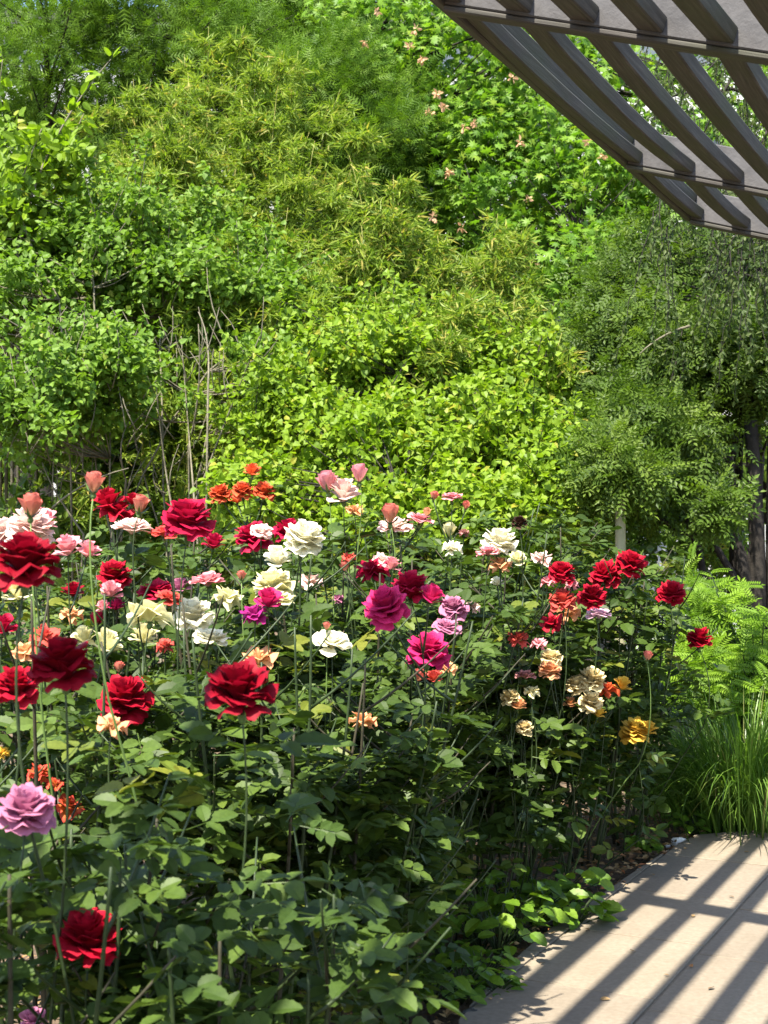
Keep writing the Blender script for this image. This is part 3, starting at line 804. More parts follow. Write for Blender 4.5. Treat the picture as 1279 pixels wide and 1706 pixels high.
# dark pinnate tree on the right with near-black trunks
rng = np.random.RandomState(81)
base = np.array([2.32, 9.3, 0.0])
t = empty('pinnate_tree', base, 'dark green tree with small paired leaflets and near black trunks', 'tree')
CL = clumps(rng, bank([(1040, 560, 9.7, .34, .42, 40, .19), (1130, 620, 9.4, .42, .42, 56, .19), (1230, 600, 9.2, .42, .45, 50, .19), (1050, 720, 9.5, .32, .34, 40, .18), (1105, 730, 9.2, .30, .28, 44, .18), (1100, 480, 9.8, .5, .4, 46, .19), (1275, 600, 9.0, .26, .20, 24, .16), (1060, 820, 9.6, .30, .22, 24, .17), (1000, 640, 10.0, .26, .5, 30, .19), (1205, 850, 8.9, .10, .10, 7, .09), (1240, 480, 9.6, .5, .5, 40, .2)], 680, 0.0035), .7)
tr = MB()
skeleton(rng, tr, base, CL, 4, .05, spread=.12, twig=.016, r1=.005)
for line, r0 in [([(1245, 990), (1222, 880), (1212, 760)], .050), ([(1262, 990), (1262, 860), (1250, 700)], .058), ([(1290, 990), (1284, 860), (1290, 680)], .05), ([(1240, 985), (1230, 900), (1236, 800)], .03), ([(1250, 930), (1200, 850), (1150, 760)], .022)]:
    pts = [W(px, py, 9.2) for px, py in line]; foot = pts[0].copy(); foot[2] = 0
    tr.add(*tube(np.concatenate([[foot], bez(*pts, 9)]), np.linspace(r0, r0 * .7, 10), 9))
br = [W(1065, 590, 8.85), W(1100, 555, 8.85), W(1150, 543, 8.9)]
tr.build('trunk', M['bark_dark'], t, base, True)
bb = MB(); bb.add(*tube(bez(*br, 8), np.linspace(.004, .009, 8), 5)); bb.build('branch', M['bark_grey'], t, base, True)
cloud = leaf_cloud(rng, CL, 30, .75, sz=(.095, .16), droop=.32, nup=.9, nout=.4)
lv = MB(); split_leaves(t, base, 'leaf', PINNATE_MESH, cloud, 200, rng, lv, PINNATE)
lv.build('crown', M['locust'], t, base, kind='stuff')

# hanging strands behind the pergola's end
rng = np.random.RandomState(83)
base = np.array([3.1, 10.6, 0.0])
t = empty('weeping_tree', base, 'grey green weeping tree with hanging strands behind the pergola', 'tree')
tr, lv = MB(), MB()
tr.add(*tube(bez(base, base + [.1, 0, 2.4], base + [-.15, 0, 5.0], 10), np.linspace(.10, .05, 10), 8))
Ps, Ys, Ns, Ss, As = [], [], [], [], []
for _ in range(210):
    px = rng.uniform(1085, 1400); top = W(px, rng.uniform(-60, 430), rng.uniform(9.6, 11.4))
    u_ = rng.uniform()
    if u_ < .26: top = W(rng.uniform(1180, 1320), rng.uniform(250, 420), rng.uniform(8.3, 9.1))
    elif u_ < .30: top = W(rng.uniform(1085, 1135), rng.uniform(320, 380), rng.uniform(8.4, 8.9))
    ln = rng.uniform(.4, 1.15); n = int(ln * 42)
    sway = rng.normal(size=2) * .16
    s = np.linspace(0, 1, n)[:, None]
    c = top + np.c_[sway[0] * s, sway[1] * s, -ln * s] + rng.normal(size=(n, 3)) * .012
    tr.add(*tube(c[::4], np.linspace(.004, .0015, len(c[::4])), 3))
    k = np.repeat(np.arange(n), 2)
    Ps.append(c[k]); Ys.append(nrm(rng.normal(size=(len(k), 3)) * .55 + [0, 0, -.8])); Ns.append(nrm(rng.normal(size=(len(k), 3)) * .8 + [0, -.7, .35])); Ss.append(rng.uniform(.028, .05, len(k))); As.append(rng.uniform(0, .999, len(k)))
for e in range(10):
    p = base + [-.1, 0, 3.6 + e * .14]; q = W(rng.uniform(1090, 1300), rng.uniform(-40, 250), 10.4)
    tr.add(*tube(bez(p, (p + q) / 2 + [0, 0, .5], q, 7), np.linspace(.03, .006, 7), 5))
tr.build('trunk', M['bark_dark'], t, base, True)
scatter(lv, LEAF4, *[np.concatenate(x) for x in (Ps, Ys, Ns, Ss, As)], .9)
lv.build('crown', M['willow'], t, base, kind='stuff')

# slender pale trunk that shows under the crown
rng = np.random.RandomState(85)
base = np.array([1.29, 8.15, 0.0])
t = empty('young_tree', base, 'young tree with a smooth pale trunk beside the red rose pair', 'tree')
tr = MB(); top = W(1032, 790, 8.15)
tr.add(*tube(bez(base, (base + top) / 2 + [.02, 0, 0], top, 8), np.linspace(.032, .028, 8), 12)); tr.build('trunk', M['bark_pale'], t, base, True)
CL = clumps(rng, [L(1030, 785, 8.2, .20, .13, 26, .12)])
cl = leaf_cloud(rng, CL, 30, sz=(.09, .15), droop=.3); lv = MB(); scatter(lv, PINNATE, *cl); lv.build('crown', M['locust'], t, base, kind='stuff')

# low dark undergrowth that closes the gaps under the shrubs
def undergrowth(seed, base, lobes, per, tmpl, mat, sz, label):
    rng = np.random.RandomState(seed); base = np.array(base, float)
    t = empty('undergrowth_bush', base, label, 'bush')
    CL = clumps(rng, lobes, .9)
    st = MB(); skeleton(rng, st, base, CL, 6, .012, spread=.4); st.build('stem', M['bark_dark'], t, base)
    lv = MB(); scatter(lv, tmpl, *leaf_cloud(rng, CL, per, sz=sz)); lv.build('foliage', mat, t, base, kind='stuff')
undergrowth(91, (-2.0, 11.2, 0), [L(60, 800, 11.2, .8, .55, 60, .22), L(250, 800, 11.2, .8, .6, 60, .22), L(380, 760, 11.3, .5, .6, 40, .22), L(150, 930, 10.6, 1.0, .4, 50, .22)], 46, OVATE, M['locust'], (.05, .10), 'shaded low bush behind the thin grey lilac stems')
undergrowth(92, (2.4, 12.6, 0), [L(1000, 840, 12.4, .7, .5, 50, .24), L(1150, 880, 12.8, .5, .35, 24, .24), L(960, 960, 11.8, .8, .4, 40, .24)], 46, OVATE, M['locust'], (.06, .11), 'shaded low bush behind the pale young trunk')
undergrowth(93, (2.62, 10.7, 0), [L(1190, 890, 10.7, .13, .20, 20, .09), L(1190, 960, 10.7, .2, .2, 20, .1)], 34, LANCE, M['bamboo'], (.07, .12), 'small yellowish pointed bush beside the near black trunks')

# pale fence and building glimpsed through the leaves
fb = np.array([4.0, 14.5, 0.0])
t = empty('picket_fence', fb, 'pale grey garden fence glimpsed behind the dark trunks', 'fence')
for k in range(34):
    mb = MB(); mb.add(*box_vt(-.035, .035, -.012, .012, 0, 1.25, .004)); o = mb.build('picket', M['fence_paint'], t); o.location = (-1.7 + k * .105, 0, .05)
for z in (.3, 1.05):
    mb = MB(); mb.add(*box_vt(-1.8, 1.9, .014, .05, -.04, .04)); o = mb.build('rail', M['fence_paint'], t); o.location = (0, 0, z)
hb = np.array([-3.5, 33.0, 0.0])
t = empty('pale_building', hb, 'pale rendered building glimpsed through the far foliage', 'building')
mb = MB(); mb.add(*box_vt(-14, 16, 0, 6, 0, 12)); mb.build('wall', M['wall_pale'], t)
mb = MB(); mb.add(*box_vt(-14.4, 16.4, -.4, 6.4, 12, 12.4)); mb.build('roof', M['wood_grey'], t)
for kx in range(9):
    for kz in range(3):
        mb = MB(); mb.add(*box_vt(-.6, .6, -.03, .05, 0, 1.7)); o = mb.build('window', M['glass'], t); o.location = (-12 + kx * 3.2, -.01, 1.2 + kz * 3.6)
        mb = MB(); mb.add(*box_vt(-.68, .68, -.05, -.032, -.08, -.004)); f_ = mb.build('sill', M['wall_pale'], o)

# ---------------------------------------------------------------- feathery frond shrub and grass by the path
rng = np.random.RandomState(101)
base = np.array([1.95, 7.7, 0.0])
t = empty('frond_shrub', base, 'bright green shrub with ferny fronds beside the red roses', 'shrub')
st, lv = MB(), MB()
P, Y, N, S, A = [], [], [], [], []
for (px, py, d, n, rx, rz) in [(1165, 1000, 8.0, 60, .10, .12), (1200, 1030, 7.9, 60, .14, .12), (1245, 1105, 7.6, 110, .22, .12), (1160, 1125, 7.5, 70, .18, .11), (1265, 1080, 7.9, 50, .18, .10), (1230, 1160, 7.4, 80, .24, .10), (1130, 1070, 7.8, 40, .10, .16), (1110, 1150, 7.5, 40, .14, .11)]:
    c = W(px, py, d)
    for _ in range(int(n * 1.6)):
        p = c + rng.normal(size=3) * [rx * .6, .18, rz * .6]
        y = nrm(rng.normal(size=3) * [.9, .5, .3] + [0, -.45, .25])
        P.append(p); Y.append(y); N.append(nrm(np.array([-.1, -.55, .9]) + rng.normal(size=3) * .3)); S.append(rng.uniform(.10, .17)); A.append(rng.uniform(0, .999))
        if rng.uniform() < .3: st.add(*tube(bez([base[0] + rng.normal() * .15, base[1], 0], (base + p) / 2 + [0, 0, .25], p, 6), np.linspace(.007, .003, 6), 4))
cloud = [np.array(x) for x in (P, Y, N, S, A)]
split_leaves(t, base, 'frond', FROND_MESH, cloud, 160, rng, lv, FROND)
st.build('stem', M['stem'], t, base); lv.build('foliage', M['fern'], t, base, kind='stuff')

def grass_tuft(seed, base, n, ln, label, spread=.13, fall=.8):
    rng = np.random.RandomState(seed); base = np.array(base, float)
    mb = MB()
    for _ in range(n):
        a = rng.uniform(0, 2 * math.pi); r0 = abs(rng.normal()) * spread
        o_ = np.array([math.cos(a), math.sin(a), 0.0])
        p0 = o_ * r0; l_ = ln * rng.uniform(.55, 1.05); f_ = fall * rng.uniform(.15, 1.15)
        top = p0 + o_ * l_ * f_ * .45 + [0, 0, l_ * .72]; end = p0 + o_ * l_ * f_ * (1.0 if rng.uniform() < .6 else 1.25) + [0, 0, l_ * (1 - .75 * f_)]
        c = bez(p0, top, end, 7); w = np.array([.8, 1, 1, .9, .75, .5, .04]) * rng.uniform(.0022, .0044)
        s = np.array([-o_[1], o_[0], 0]) * math.cos(rng.uniform(-.9, .9)) + o_ * math.sin(rng.uniform(-.9, .9))
        V = np.concatenate([c - s * w[:, None], c + s * w[:, None]])
        T = []
        for i in range(6): T += [(i, i + 1, 8 + i), (i, 8 + i, 7 + i)]
        mb.add(V, T, min(.999, rng.uniform(0, 1)))
    o = mb.build('grass_tuft', M['grass'], None)
    o.location = base
    return tag(o, label, 'grass', 'tall grass tufts at the end of the path')
GT = [(1240, 1380, 783, .80, 'tall arching green grass tuft standing where the paving ends'), (1290, 1384, 678, .72, 'grass tuft cut by the frame edge at the end of the paving'), (1195, 1372, 600, .62, 'grass tuft leaning towards the white stone'), (1160, 1358, 522, .56, 'darker grass tuft between the rose bush and the tall arching tuft'), (1130, 1340, 391, .50, 'short shaded grass tuft against the yellow rose bush'), (1225, 1345, 574, .80, 'grass tuft behind the tall arching tuft, under the ferny shrub'), (1290, 1340, 522, .80, 'grass tuft behind the others below the ferny fronds')]
for i, (px, py, n, ln, lab) in enumerate(GT):
    grass_tuft(110 + i, G(px, py) - [0, 0, .03], n, ln, lab)

# ---------------------------------------------------------------- roses
def petal_vt(rng, a0, wrap, curl, ruff, nu=6, nv=6, rise=.35):
    """one petal in flower space: it grows from the origin, leans out by a0 and wraps round the axis by +-wrap"""
    S = np.linspace(-1, 1, nu); Tt = np.linspace(0, 1, nv)
    V, A = [], []
    ph = rng.uniform(0, 6.28); k1 = rng.uniform(2, 4)
    for j, t in enumerate(Tt):
        for s in S:
            tm = t * (1 - .10 * abs(s) ** 3)
            n_ = 8; rr = zz = 0.0
            for q in range(n_):
                tq = tm * (q + .5) / n_
                al = a0 * (rise + (1 - rise) * min(1, tq * 1.5)) + curl * max(0, tq - .72) * 3.2
                rr += math.sin(al) * tm / n_; zz += math.cos(al) * tm / n_
            wv = ruff * t * t * math.sin(s * k1 + ph) + ruff * .5 * t * math.sin(s * 5.3 + ph * 2)
            rr += wv * math.cos(a0); zz += wv * math.sin(a0)
            th = s * wrap * (.55 + .45 * math.sin(math.pi * min(1, .15 + t * .5)))
            rb_ = rr + .02
            # flatten the blade a little so that wide petals do not become cylinders
            x = rb_ * math.cos(th) * (1 - .0) ; y = rb_ * math.sin(th)
            V.append((x, y, zz)); A.append(t)
    T = []
    for j in range(nv - 1):
        for i in range(nu - 1):
            a = j * nu + i; T += [(a, a + 1, a + nu + 1), (a, a + nu + 1, a + nu)]
    return np.array(V), np.array(T), np.array(A)

def rotz(V, a):
    c, s = math.cos(a), math.sin(a)
    return np.stack([V[:, 0] * c - V[:, 1] * s, V[:, 0] * s + V[:, 1] * c, V[:, 2]], -1)

LAYERS = {   # lean (deg), wrap, curl, ruffle, length, count
    'full': [(8, 1.25, .10, .03, 1.00, 4), (18, 1.0, .35, .05, 1.06, 5), (30, .84, .6, .07, 1.10, 7), (43, .74, .8, .085, 1.12, 8), (58, .66, .9, .09, 1.12, 9), (76, .60, .9, .09, 1.10, 9), (98, .56, .7, .085, 1.0, 7)],
    'cup': [(4, 1.3, .1, .02, 1.05, 3), (12, 1.1, .3, .03, 1.08, 4), (24, .9, .6, .04, 1.1, 4), (40, .75, 1.0, .05, 1.08, 5), (62, .62, 1.1, .05, 1.0, 4)],
    'bud': [(9, 1.5, -.55, .01, 1.62, 3), (11.5, 1.35, -.5, .015, 1.62, 3), (14, 1.2, -.25, .02, 1.52, 3), (18, .95, .35, .05, 1.42, 3)],
    'flat': [(22, .9, .5, .05, .62, 4), (44, .75, .6, .06, .72, 5), (64, .65, .5, .06, .85, 6), (80, .56, .3, .06, .98, 7), (93, .52, .2, .05, 1.0, 6)],
    'wilt': [(16, 1.1, .4, .10, .80, 4), (40, .8, .8, .16, .90, 5), (70, .7, 1.0, .18, 1.0, 5), (100, .62, .9, .18, 1.0, 4), (130, .5, .5, .15, .85, 2)],
}
RISE = {'full': .45, 'cup': 1.15, 'bud': 2.7, 'flat': .5, 'wilt': .35}
_rp = random.Random(77)
PETALS = {}          # shared petal meshes, two of each layer
for ty, ls in LAYERS.items():
    for li, (a, w, cu, ru, ln, n) in enumerate(ls):
        for v in range(2):
            mb = MB(); V, T, A = petal_vt(_rp, R(a), w, cu, ru, rise=RISE[ty]); mb.add(V * ln, T, A)
            PETALS[ty, li, v] = mb.mesh('petal', [PETAL['red']], smooth=True)
SEPAL = []
def calyx_into(mb, rng, r=.16, mat=1, sc=1.0):
    th = np.linspace(0, math.pi, 6)
    prof = [(0.05 * r / .16, -.26), (.11, -.20), (.12, -.12), (.08, -.03), (.16, .02)]
    n = 8; V = []
    for (rr, z) in prof:
        for k in range(n): V.append((rr * math.cos(k * 2 * math.pi / n), rr * math.sin(k * 2 * math.pi / n), z))
    T = []
    for j in range(len(prof) - 1):
        for k in range(n):
            a, b_ = j * n + k, j * n + (k + 1) % n; T += [(a, b_, b_ + n), (a, b_ + n, a + n)]
    mb.add(np.array(V) * sc, T, .5, mat)
    for k in range(5):
        a = k * 2 * math.pi / 5 + rng.uniform(-.2, .2); o_ = np.array([math.cos(a), math.sin(a), 0]); s = np.array([-o_[1], o_[0], 0]); dz = rng.uniform(-.25, .05) if sc == 1 else rng.uniform(.12, .5)
        V = [o_ * .08 + s * .06, o_ * .08 - s * .06, o_ * .3 + s * .06 + [0, 0, dz * .3], o_ * .3 - s * .06 + [0, 0, dz * .3], o_ * .55 + [0, 0, dz]]
        mb.add(np.array(V) * sc, [(0, 1, 3), (0, 3, 2), (2, 3, 4)], .5, mat)

HEADS = {}           # shared flower meshes: 'core' = hip, sepals and the inner petals; 'whole' = everything in one mesh
for ty, ls in LAYERS.items():
    for v in range(3):
        for kind in ('core', 'whole'):
            rng_ = random.Random(f'{ty}{v}'); mb = MB()
            last = 2 if ty not in ('wilt', 'bud') else 1
            for li, (a, w, cu, ru, ln, n) in enumerate(ls):
                if kind == 'core' and li >= last: break
                for k in range(n):
                    V, T, A = petal_vt(rng_, R(a * rng_.uniform(.85, 1.15)), w, cu, ru * 1.2, 6, 5, RISE[ty])
                    mb.add(rotz(V * ln * rng_.uniform(.92, 1.04), k * 2 * math.pi / n + li * 1.1 + rng_.uniform(-.25, .25)), T, A)
            calyx_into(mb, rng_, sc=1.7 if ty == 'bud' else 1.0)
            HEADS[ty, v, kind] = mb.mesh('flower', [PETAL['red'], M['calyx']], smooth=True)

def paint(o, col, calyx=None):
    o.material_slots[0].link = 'OBJECT'; o.material_slots[0].material = PETAL[col]

def bloom(parent, base, c, r, col, ty, rng, tilt=None, big=True):
    """a flower at c (its middle) with radius r; tilt = (towards x, towards camera)"""
    tx, ty_ = tilt if tilt else (rng.uniform(-.35, .35), rng.uniform(.0, .55))
    axis = Vector((tx, -ty_, 1)).normalized()
    rot = axis.to_track_quat('Z', 'Y').to_matrix().to_4x4() @ Matrix.Rotation(rng.uniform(0, 6.28), 4, 'Z')
    low = {'full': .60, 'cup': .5, 'bud': .95, 'flat': .2, 'wilt': .15}[ty]
    foot = Vector(c) - axis * (low * r)
    rad = r / {'full': .90, 'cup': .76, 'bud': .62, 'flat': .88, 'wilt': .82}[ty]
    m_ = Matrix.Translation(foot - Vector(base)) @ rot @ Matrix.Diagonal((rad, rad, rad * {'full': 1.28, 'cup': 1.1, 'bud': .92, 'flat': 1.25, 'wilt': 1.0}[ty], 1))
    f = obj('flower', HEADS[ty, rng.randrange(3), 'core' if big else 'whole'], parent, m_)
    paint(f, col)
    if big:
        first = 2 if ty not in ('wilt', 'bud') else 1
        for li, (a, w, cu, ru, ln, n) in enumerate(LAYERS[ty]):
            if li < first: continue
            a0 = rng.uniform(0, 6.28)
            for k in range(n):
                pm = Matrix.Rotation(a0 + k * 2 * math.pi / n + rng.uniform(-.3, .3), 4, 'Z') @ Matrix.Rotation(rng.uniform(-.16, .16), 4, 'Y') @ Matrix.Rotation(rng.uniform(-.14, .14), 4, 'X') @ Matrix.Scale(rng.uniform(.88, 1.07), 4)
                p = obj('petal', PETALS[ty, li, rng.randrange(2)], f, pm); paint(p, col)
    return foot, axis

def rose_leaf_at(parent, base, p, out_, size, rng):
    y = Vector((out_[0], out_[1], rng.uniform(-.25, .35))).normalized()
    nn = Vector((rng.gauss(0, .3), rng.gauss(-.15, .3), 1.0))
    obj('leaf', ROSE_LEAF_MESH[rng.randrange(len(ROSE_LEAF_MESH))], parent, mat4(np.array(p) - base, np.array(y), np.array(nn), size))

# blooms: list of (px, py, width px, depth m, colour, type[, tilt]); several blooms on one cane make one thing
ROSES = [
 # --- close to the camera
 ([(42, 937, 112, 2.33, 'darkred', 'full', (.05, .1))], 'huge dark red rose in front of the light pink rose'),
 ([(104, 1108, 104, 2.42, 'darkred', 'full', (-.1, .1))], 'big dark red rose over a bright red one, beside the faded coral rose'),
 ([(400, 1153, 114, 2.5, 'darkred', 'full', (-.05, .15))], 'big dark red rose alone above the foliage beside a wilted peach rose'),
 ([(145, 1567, 108, 2.42, 'red', 'full', (.0, .1))], 'red rose low down among the dark leaves'),
 ([(43, 1353, 94, 2.3, 'mauve', 'full', (.1, .3))], 'mauve pink rose beside the orange and yellow petals, low on the bush'),
 ([(55, 1703, 44, 2.9, 'mauve', 'cup', (0, .1))], 'mauve rose cut off by the bottom of the picture'),
 ([(64, 1292, 40, 3.1, 'flame', 'wilt', (0, .2)), (90, 1310, 28, 3.1, 'flame', 'wilt', (.3, .2)), (112, 1348, 46, 3.1, 'flame', 'wilt', (.4, .1))], 'ragged yellow and red rose falling apart behind the mauve rose'),
 ([(3, 1257, 26, 3.2, 'yellow', 'wilt', (.2, .2))], 'small yellow wilting rose at the picture edge above the mauve rose'),
 ([(27, 1146, 76, 2.7, 'red', 'full', (.0, .2))], 'bright red rose below and behind the big dark red rose'),
 ([(74, 1066, 52, 3.2, 'coral', 'wilt', (.1, .3)), (44, 1090, 46, 3.2, 'peach', 'wilt', (-.3, .2))], 'faded coral rose and withered peach bloom above the dark red rose'),
 ([(5, 1045, 40, 3.3, 'crimson', 'cup', (.2, .2))], 'deep pink rose cut by the picture edge under the huge dark red one'),
 ([(208, 1166, 84, 3.1, 'red', 'full', (.0, .3))], 'round bright red rose directly above the withered peach bloom'),
 ([(185, 1214, 48, 3.0, 'peach', 'wilt', (.1, .1))], 'withered peach bloom directly under the round bright red rose'),
 ([(430, 1104, 56, 3.4, 'peach', 'wilt', (.0, .35))], 'wilted peach rose touching the top of the big dark red rose'),
 ([(603, 1207, 46, 3.4, 'peach', 'wilt', (.0, -.1))], 'drooping orange peach rose alone in the foliage under the white rose'),
 ([(156, 806, 32, 2.85, 'salmon', 'bud', (.05, .05))], 'coral and white bud on a long bare green stem'),
 ([(52, 845, 34, 2.9, 'salmon', 'bud', (.1, .1))], 'coral bud standing just above the light pink rose'),
 ([(50, 880, 80, 3.2, 'palepink', 'full', (.0, .2)), (8, 890, 60, 3.25, 'palepink', 'full', (-.2, .2)), (72, 868, 40, 3.3, 'pink', 'cup', (.3, .1))], 'light pink roses crowded above the huge dark red rose'),
 ([(30, 988, 46, 3.6, 'cream', 'cup', (0, .1))], 'cream rose peeping out under the huge dark red rose'),
 ([(112, 914, 46, 3.6, 'pink', 'cup', (-.1, .2)), (146, 919, 36, 3.7, 'pink', 'cup', (.3, .1))], 'pink roses side by side below the coral and white bud'),
 ([(180, 836, 46, 4.0, 'red', 'cup', (-.3, .2)), (196, 858, 56, 4.0, 'red', 'wilt', (.2, .2)), (220, 834, 26, 4.0, 'red', 'cup', (.1, .1))], 'loose bright red roses before the dark gap under the lilac'),
 ([(234, 842, 27, 3.4, 'salmon', 'bud', (.15, .1))], 'pink and yellow bud next to the loose bright red roses'),
 ([(219, 884, 66, 3.5, 'palepink', 'flat', (.0, .1))], 'wide open pale pink rose under the pink and yellow bud'),
 ([(312, 868, 80, 3.3, 'crimson', 'full', (.05, .25))], 'large crimson magenta rose beside the coral bloom'),
 ([(273, 891, 46, 3.5, 'coral', 'flat', (-.1, .2))], 'coral orange bloom tucked beside the large crimson magenta rose'),
 ([(356, 906, 34, 4.4, 'crimson', 'cup', (.2, .1))], 'small crimson rose half hidden behind the large crimson magenta rose'),
 ([(121, 986, 32, 4.0, 'darkred', 'cup', (0, .2)), (118, 1027, 36, 3.9, 'peach', 'wilt', (.2, .2))], 'shaded red rose over a small faded peach bloom'),
 ([(190, 960, 55, 3.9, 'red', 'full', (.0, .25))], 'bright red rose above a coral pink half-open one'),
 ([(185, 986, 34, 3.8, 'pink', 'cup', (.1, .3))], 'coral pink half-open rose tucked under a bright red one'),
 ([(193, 1010, 26, 3.9, 'magenta', 'cup', (.1, .2)), (172, 1012, 24, 3.9, 'pink', 'cup', (-.2, .2))], 'small magenta and pink rosebuds above the drooping cream rose'),
 ([(259, 988, 58, 4.1, 'crimson', 'flat', (-.1, .2)), (281, 1000, 44, 4.0, 'coral', 'flat', (.2, .2))], 'red rose fading to coral above the white pair'),
 ([(346, 972, 58, 4.0, 'pink', 'flat', (-.15, .05))], 'flat pink rose seen side-on above the hanging cream bloom'),
 ([(299, 978, 30, 4.3, 'mauve', 'cup', (.0, .2))], 'small lilac pink rose next to the flat pink one'),
 ([(378, 1000, 50, 3.8, 'cream', 'wilt', (.3, -.1))], 'hanging cream rose with loose petals under the flat pink rose'),
 ([(249, 1032, 70, 3.4, 'cream', 'wilt', (.0, -.25)), (240, 1060, 44, 3.5, 'cream', 'cup', (.2, .1))], 'drooping cream rose seen from underneath with green sepals'),
 ([(322, 1025, 62, 3.6, 'white', 'full', (.0, .25))], 'creamy white rose between the drooping cream rose and the hanging one'),
 ([(350, 1068, 62, 3.4, 'white', 'flat', (.0, .15))], 'creamy white rose directly below another white one'),
 ([(140, 1063, 38, 3.4, 'cream', 'cup', (-.3, .1)), (176, 1074, 50, 3.4, 'cream', 'cup', (.4, .1))], 'pair of half-open cream roses above the round bright red rose'),
 ([(276, 1079, 30, 3.7, 'coral', 'wilt', (.0, .3))], 'small coral bloom between the cream pair and the lower white rose'),
 ([(198, 1113, 16, 3.5, 'salmon', 'bud', (0, 0))], 'tiny coral bud above the round bright red rose'),
 ([(161, 1033, 22, 3.7, 'crimson', 'bud', (.1, 0))], 'tiny crimson bud over the half-open cream pair'),
 ([(402, 960, 14, 3.6, 'salmon', 'bud', (0, 0))], 'tiny coral bud on a thin stem above the cream rose'),
 # --- middle
 ([(420, 785, 27, 5.6, 'orange', 'cup', (0, .1)), (404, 818, 34, 5.6, 'orange', 'full', (0, .2)), (440, 820, 36, 5.6, 'orange', 'full', (.2, .2)), (367, 823, 36, 5.6, 'orange', 'full', (-.2, .2)), (395, 832, 26, 5.7, 'orange', 'cup', (0, .2))], 'cluster of vivid orange roses against the lime shrub'),
 ([(422, 897, 58, 4.2, 'crimson', 'full', (-.2, .2)), (435, 888, 38, 4.1, 'palepink', 'flat', (.2, .5))], 'crimson rose with a pale bloom resting against it'),
 ([(481, 886, 50, 4.4, 'crimson', 'full', (-.1, .1))], 'crimson rose half hidden behind the large white one'),
 ([(506, 898, 66, 3.8, 'white', 'full', (.25, .35))], 'large white rose leaning in front of a crimson one'),
 ([(463, 931, 42, 3.8, 'white', 'cup', (-.1, .2))], 'small white rose below the large white one'),
 ([(455, 978, 66, 3.7, 'cream', 'full', (-.1, .1)), (463, 1002, 56, 3.65, 'cream', 'flat', (.1, .2))], 'full cream rose with the magenta rose in front of it'),
 ([(447, 1001, 44, 3.4, 'magenta', 'cup', (.1, .3))], 'bright magenta rose in front of the full cream one'),
 ([(424, 1029, 48, 3.4, 'purple', 'wilt', (-.2, .2))], 'ragged purple magenta rose losing its petals'),
 ([(518, 972, 38, 4.3, 'palepink', 'wilt', (.1, .2))], 'small pale pink and white bloom beside yellowed leaves'),
 ([(553, 1075, 64, 3.5, 'white', 'flat', (.15, .3))], 'creamy white rose alone above yellowed leaves in the middle'),
 ([(544, 1044, 12, 3.5, 'salmon', 'bud', (0, 0))], 'tiny coral bud just above the lone creamy white rose'),
 ([(598, 790, 27, 4.4, 'pink', 'bud', (.0, .05))], 'pink bud standing highest beside the pale pink rose'),
 ([(545, 805, 30, 4.4, 'pink', 'bud', (-.1, .1))], 'pink opening bud at the side of the pale pink rose'),
 ([(573, 823, 50, 4.4, 'palepink', 'cup', (.0, .3))], 'pale pink rose between two pink buds against the lime shrub'),
 ([(590, 853, 28, 4.5, 'peach', 'wilt', (.0, .1))], 'withered peach bloom under the pale pink rose'),
 ([(650, 858, 28, 4.4, 'salmon', 'bud', (.0, .1))], 'salmon bud just above the flat pale pink blooms'),
 ([(657, 881, 56, 4.5, 'palepink', 'flat', (-.1, .15)), (699, 869, 42, 4.5, 'pink', 'flat', (.2, .1)), (711, 854, 12, 4.5, 'peach', 'bud')], 'flat pale pink blooms in a row below the salmon bud'),
 ([(753, 831, 34, 5.2, 'pink', 'flat', (.0, .1)), (723, 827, 13, 5.2, 'salmon', 'bud'), (776, 843, 13, 5.2, 'salmon', 'bud')], 'small pink rose with two buds before the lime shrub'),
 ([(748, 885, 21, 5.2, 'cream', 'bud', (0, .1))], 'small cream bud above the half-eaten white rose'),
 ([(773, 889, 17, 5.2, 'dusky', 'wilt', (0, -.2))], 'faded dusky seed head next to the small cream bud'),
 ([(753, 917, 34, 5.0, 'white', 'wilt', (0, .2))], 'half-eaten white rose with open petals'),
 ([(622, 956, 56, 4.6, 'crimson', 'wilt', (-.1, .2)), (636, 938, 34, 4.7, 'palepink', 'wilt', (.2, .2))], 'ragged red and white rose above the magenta cluster'),
 ([(652, 942, 28, 4.8, 'pink', 'cup', (.2, .1))], 'small pink rose beside the ragged red and white one'),
 ([(581, 932, 24, 4.8, 'coral', 'wilt', (0, .2)), (575, 945, 16, 4.8, 'salmon', 'bud')], 'small coral blooms left of the ragged red and white rose'),
 ([(563, 999, 20, 4.6, 'mauve', 'wilt', (0, .1))], 'tiny mauve bloom deep in the foliage beside the magenta cluster'),
 ([(684, 979, 62, 3.3, 'crimson', 'full', (.0, .1)), (718, 995, 42, 3.25, 'magenta', 'cup', (.4, .2)), (642, 1011, 72, 3.2, 'magenta', 'full', (-.35, .5))], 'cluster of three magenta red roses on one stout dark stem'),
 ([(714, 1086, 68, 3.6, 'magenta', 'full', (.1, .3)), (686, 1100, 20, 3.6, 'magenta', 'cup', (-.3, .2))], 'magenta rose below the cluster of three'),
 ([(756, 1014, 44, 4.4, 'mauve', 'full', (-.1, .3))], 'mauve pink rose above the paler mauve one'),
 ([(787, 1013, 24, 4.5, 'palepink', 'wilt', (.2, .2))], 'small faded whitish bloom touching the mauve pink rose'),
 ([(743, 1048, 48, 4.2, 'mauve', 'flat', (.1, .3))], 'paler mauve rose over the magenta one'),
 ([(746, 1116, 28, 3.9, 'peach', 'wilt', (.2, .2)), (722, 1130, 26, 3.9, 'coral', 'cup', (0, .1)), (698, 1127, 20, 3.9, 'salmon', 'bud')], 'peach and coral withering blooms under the magenta rose'),
 # --- right of the bed
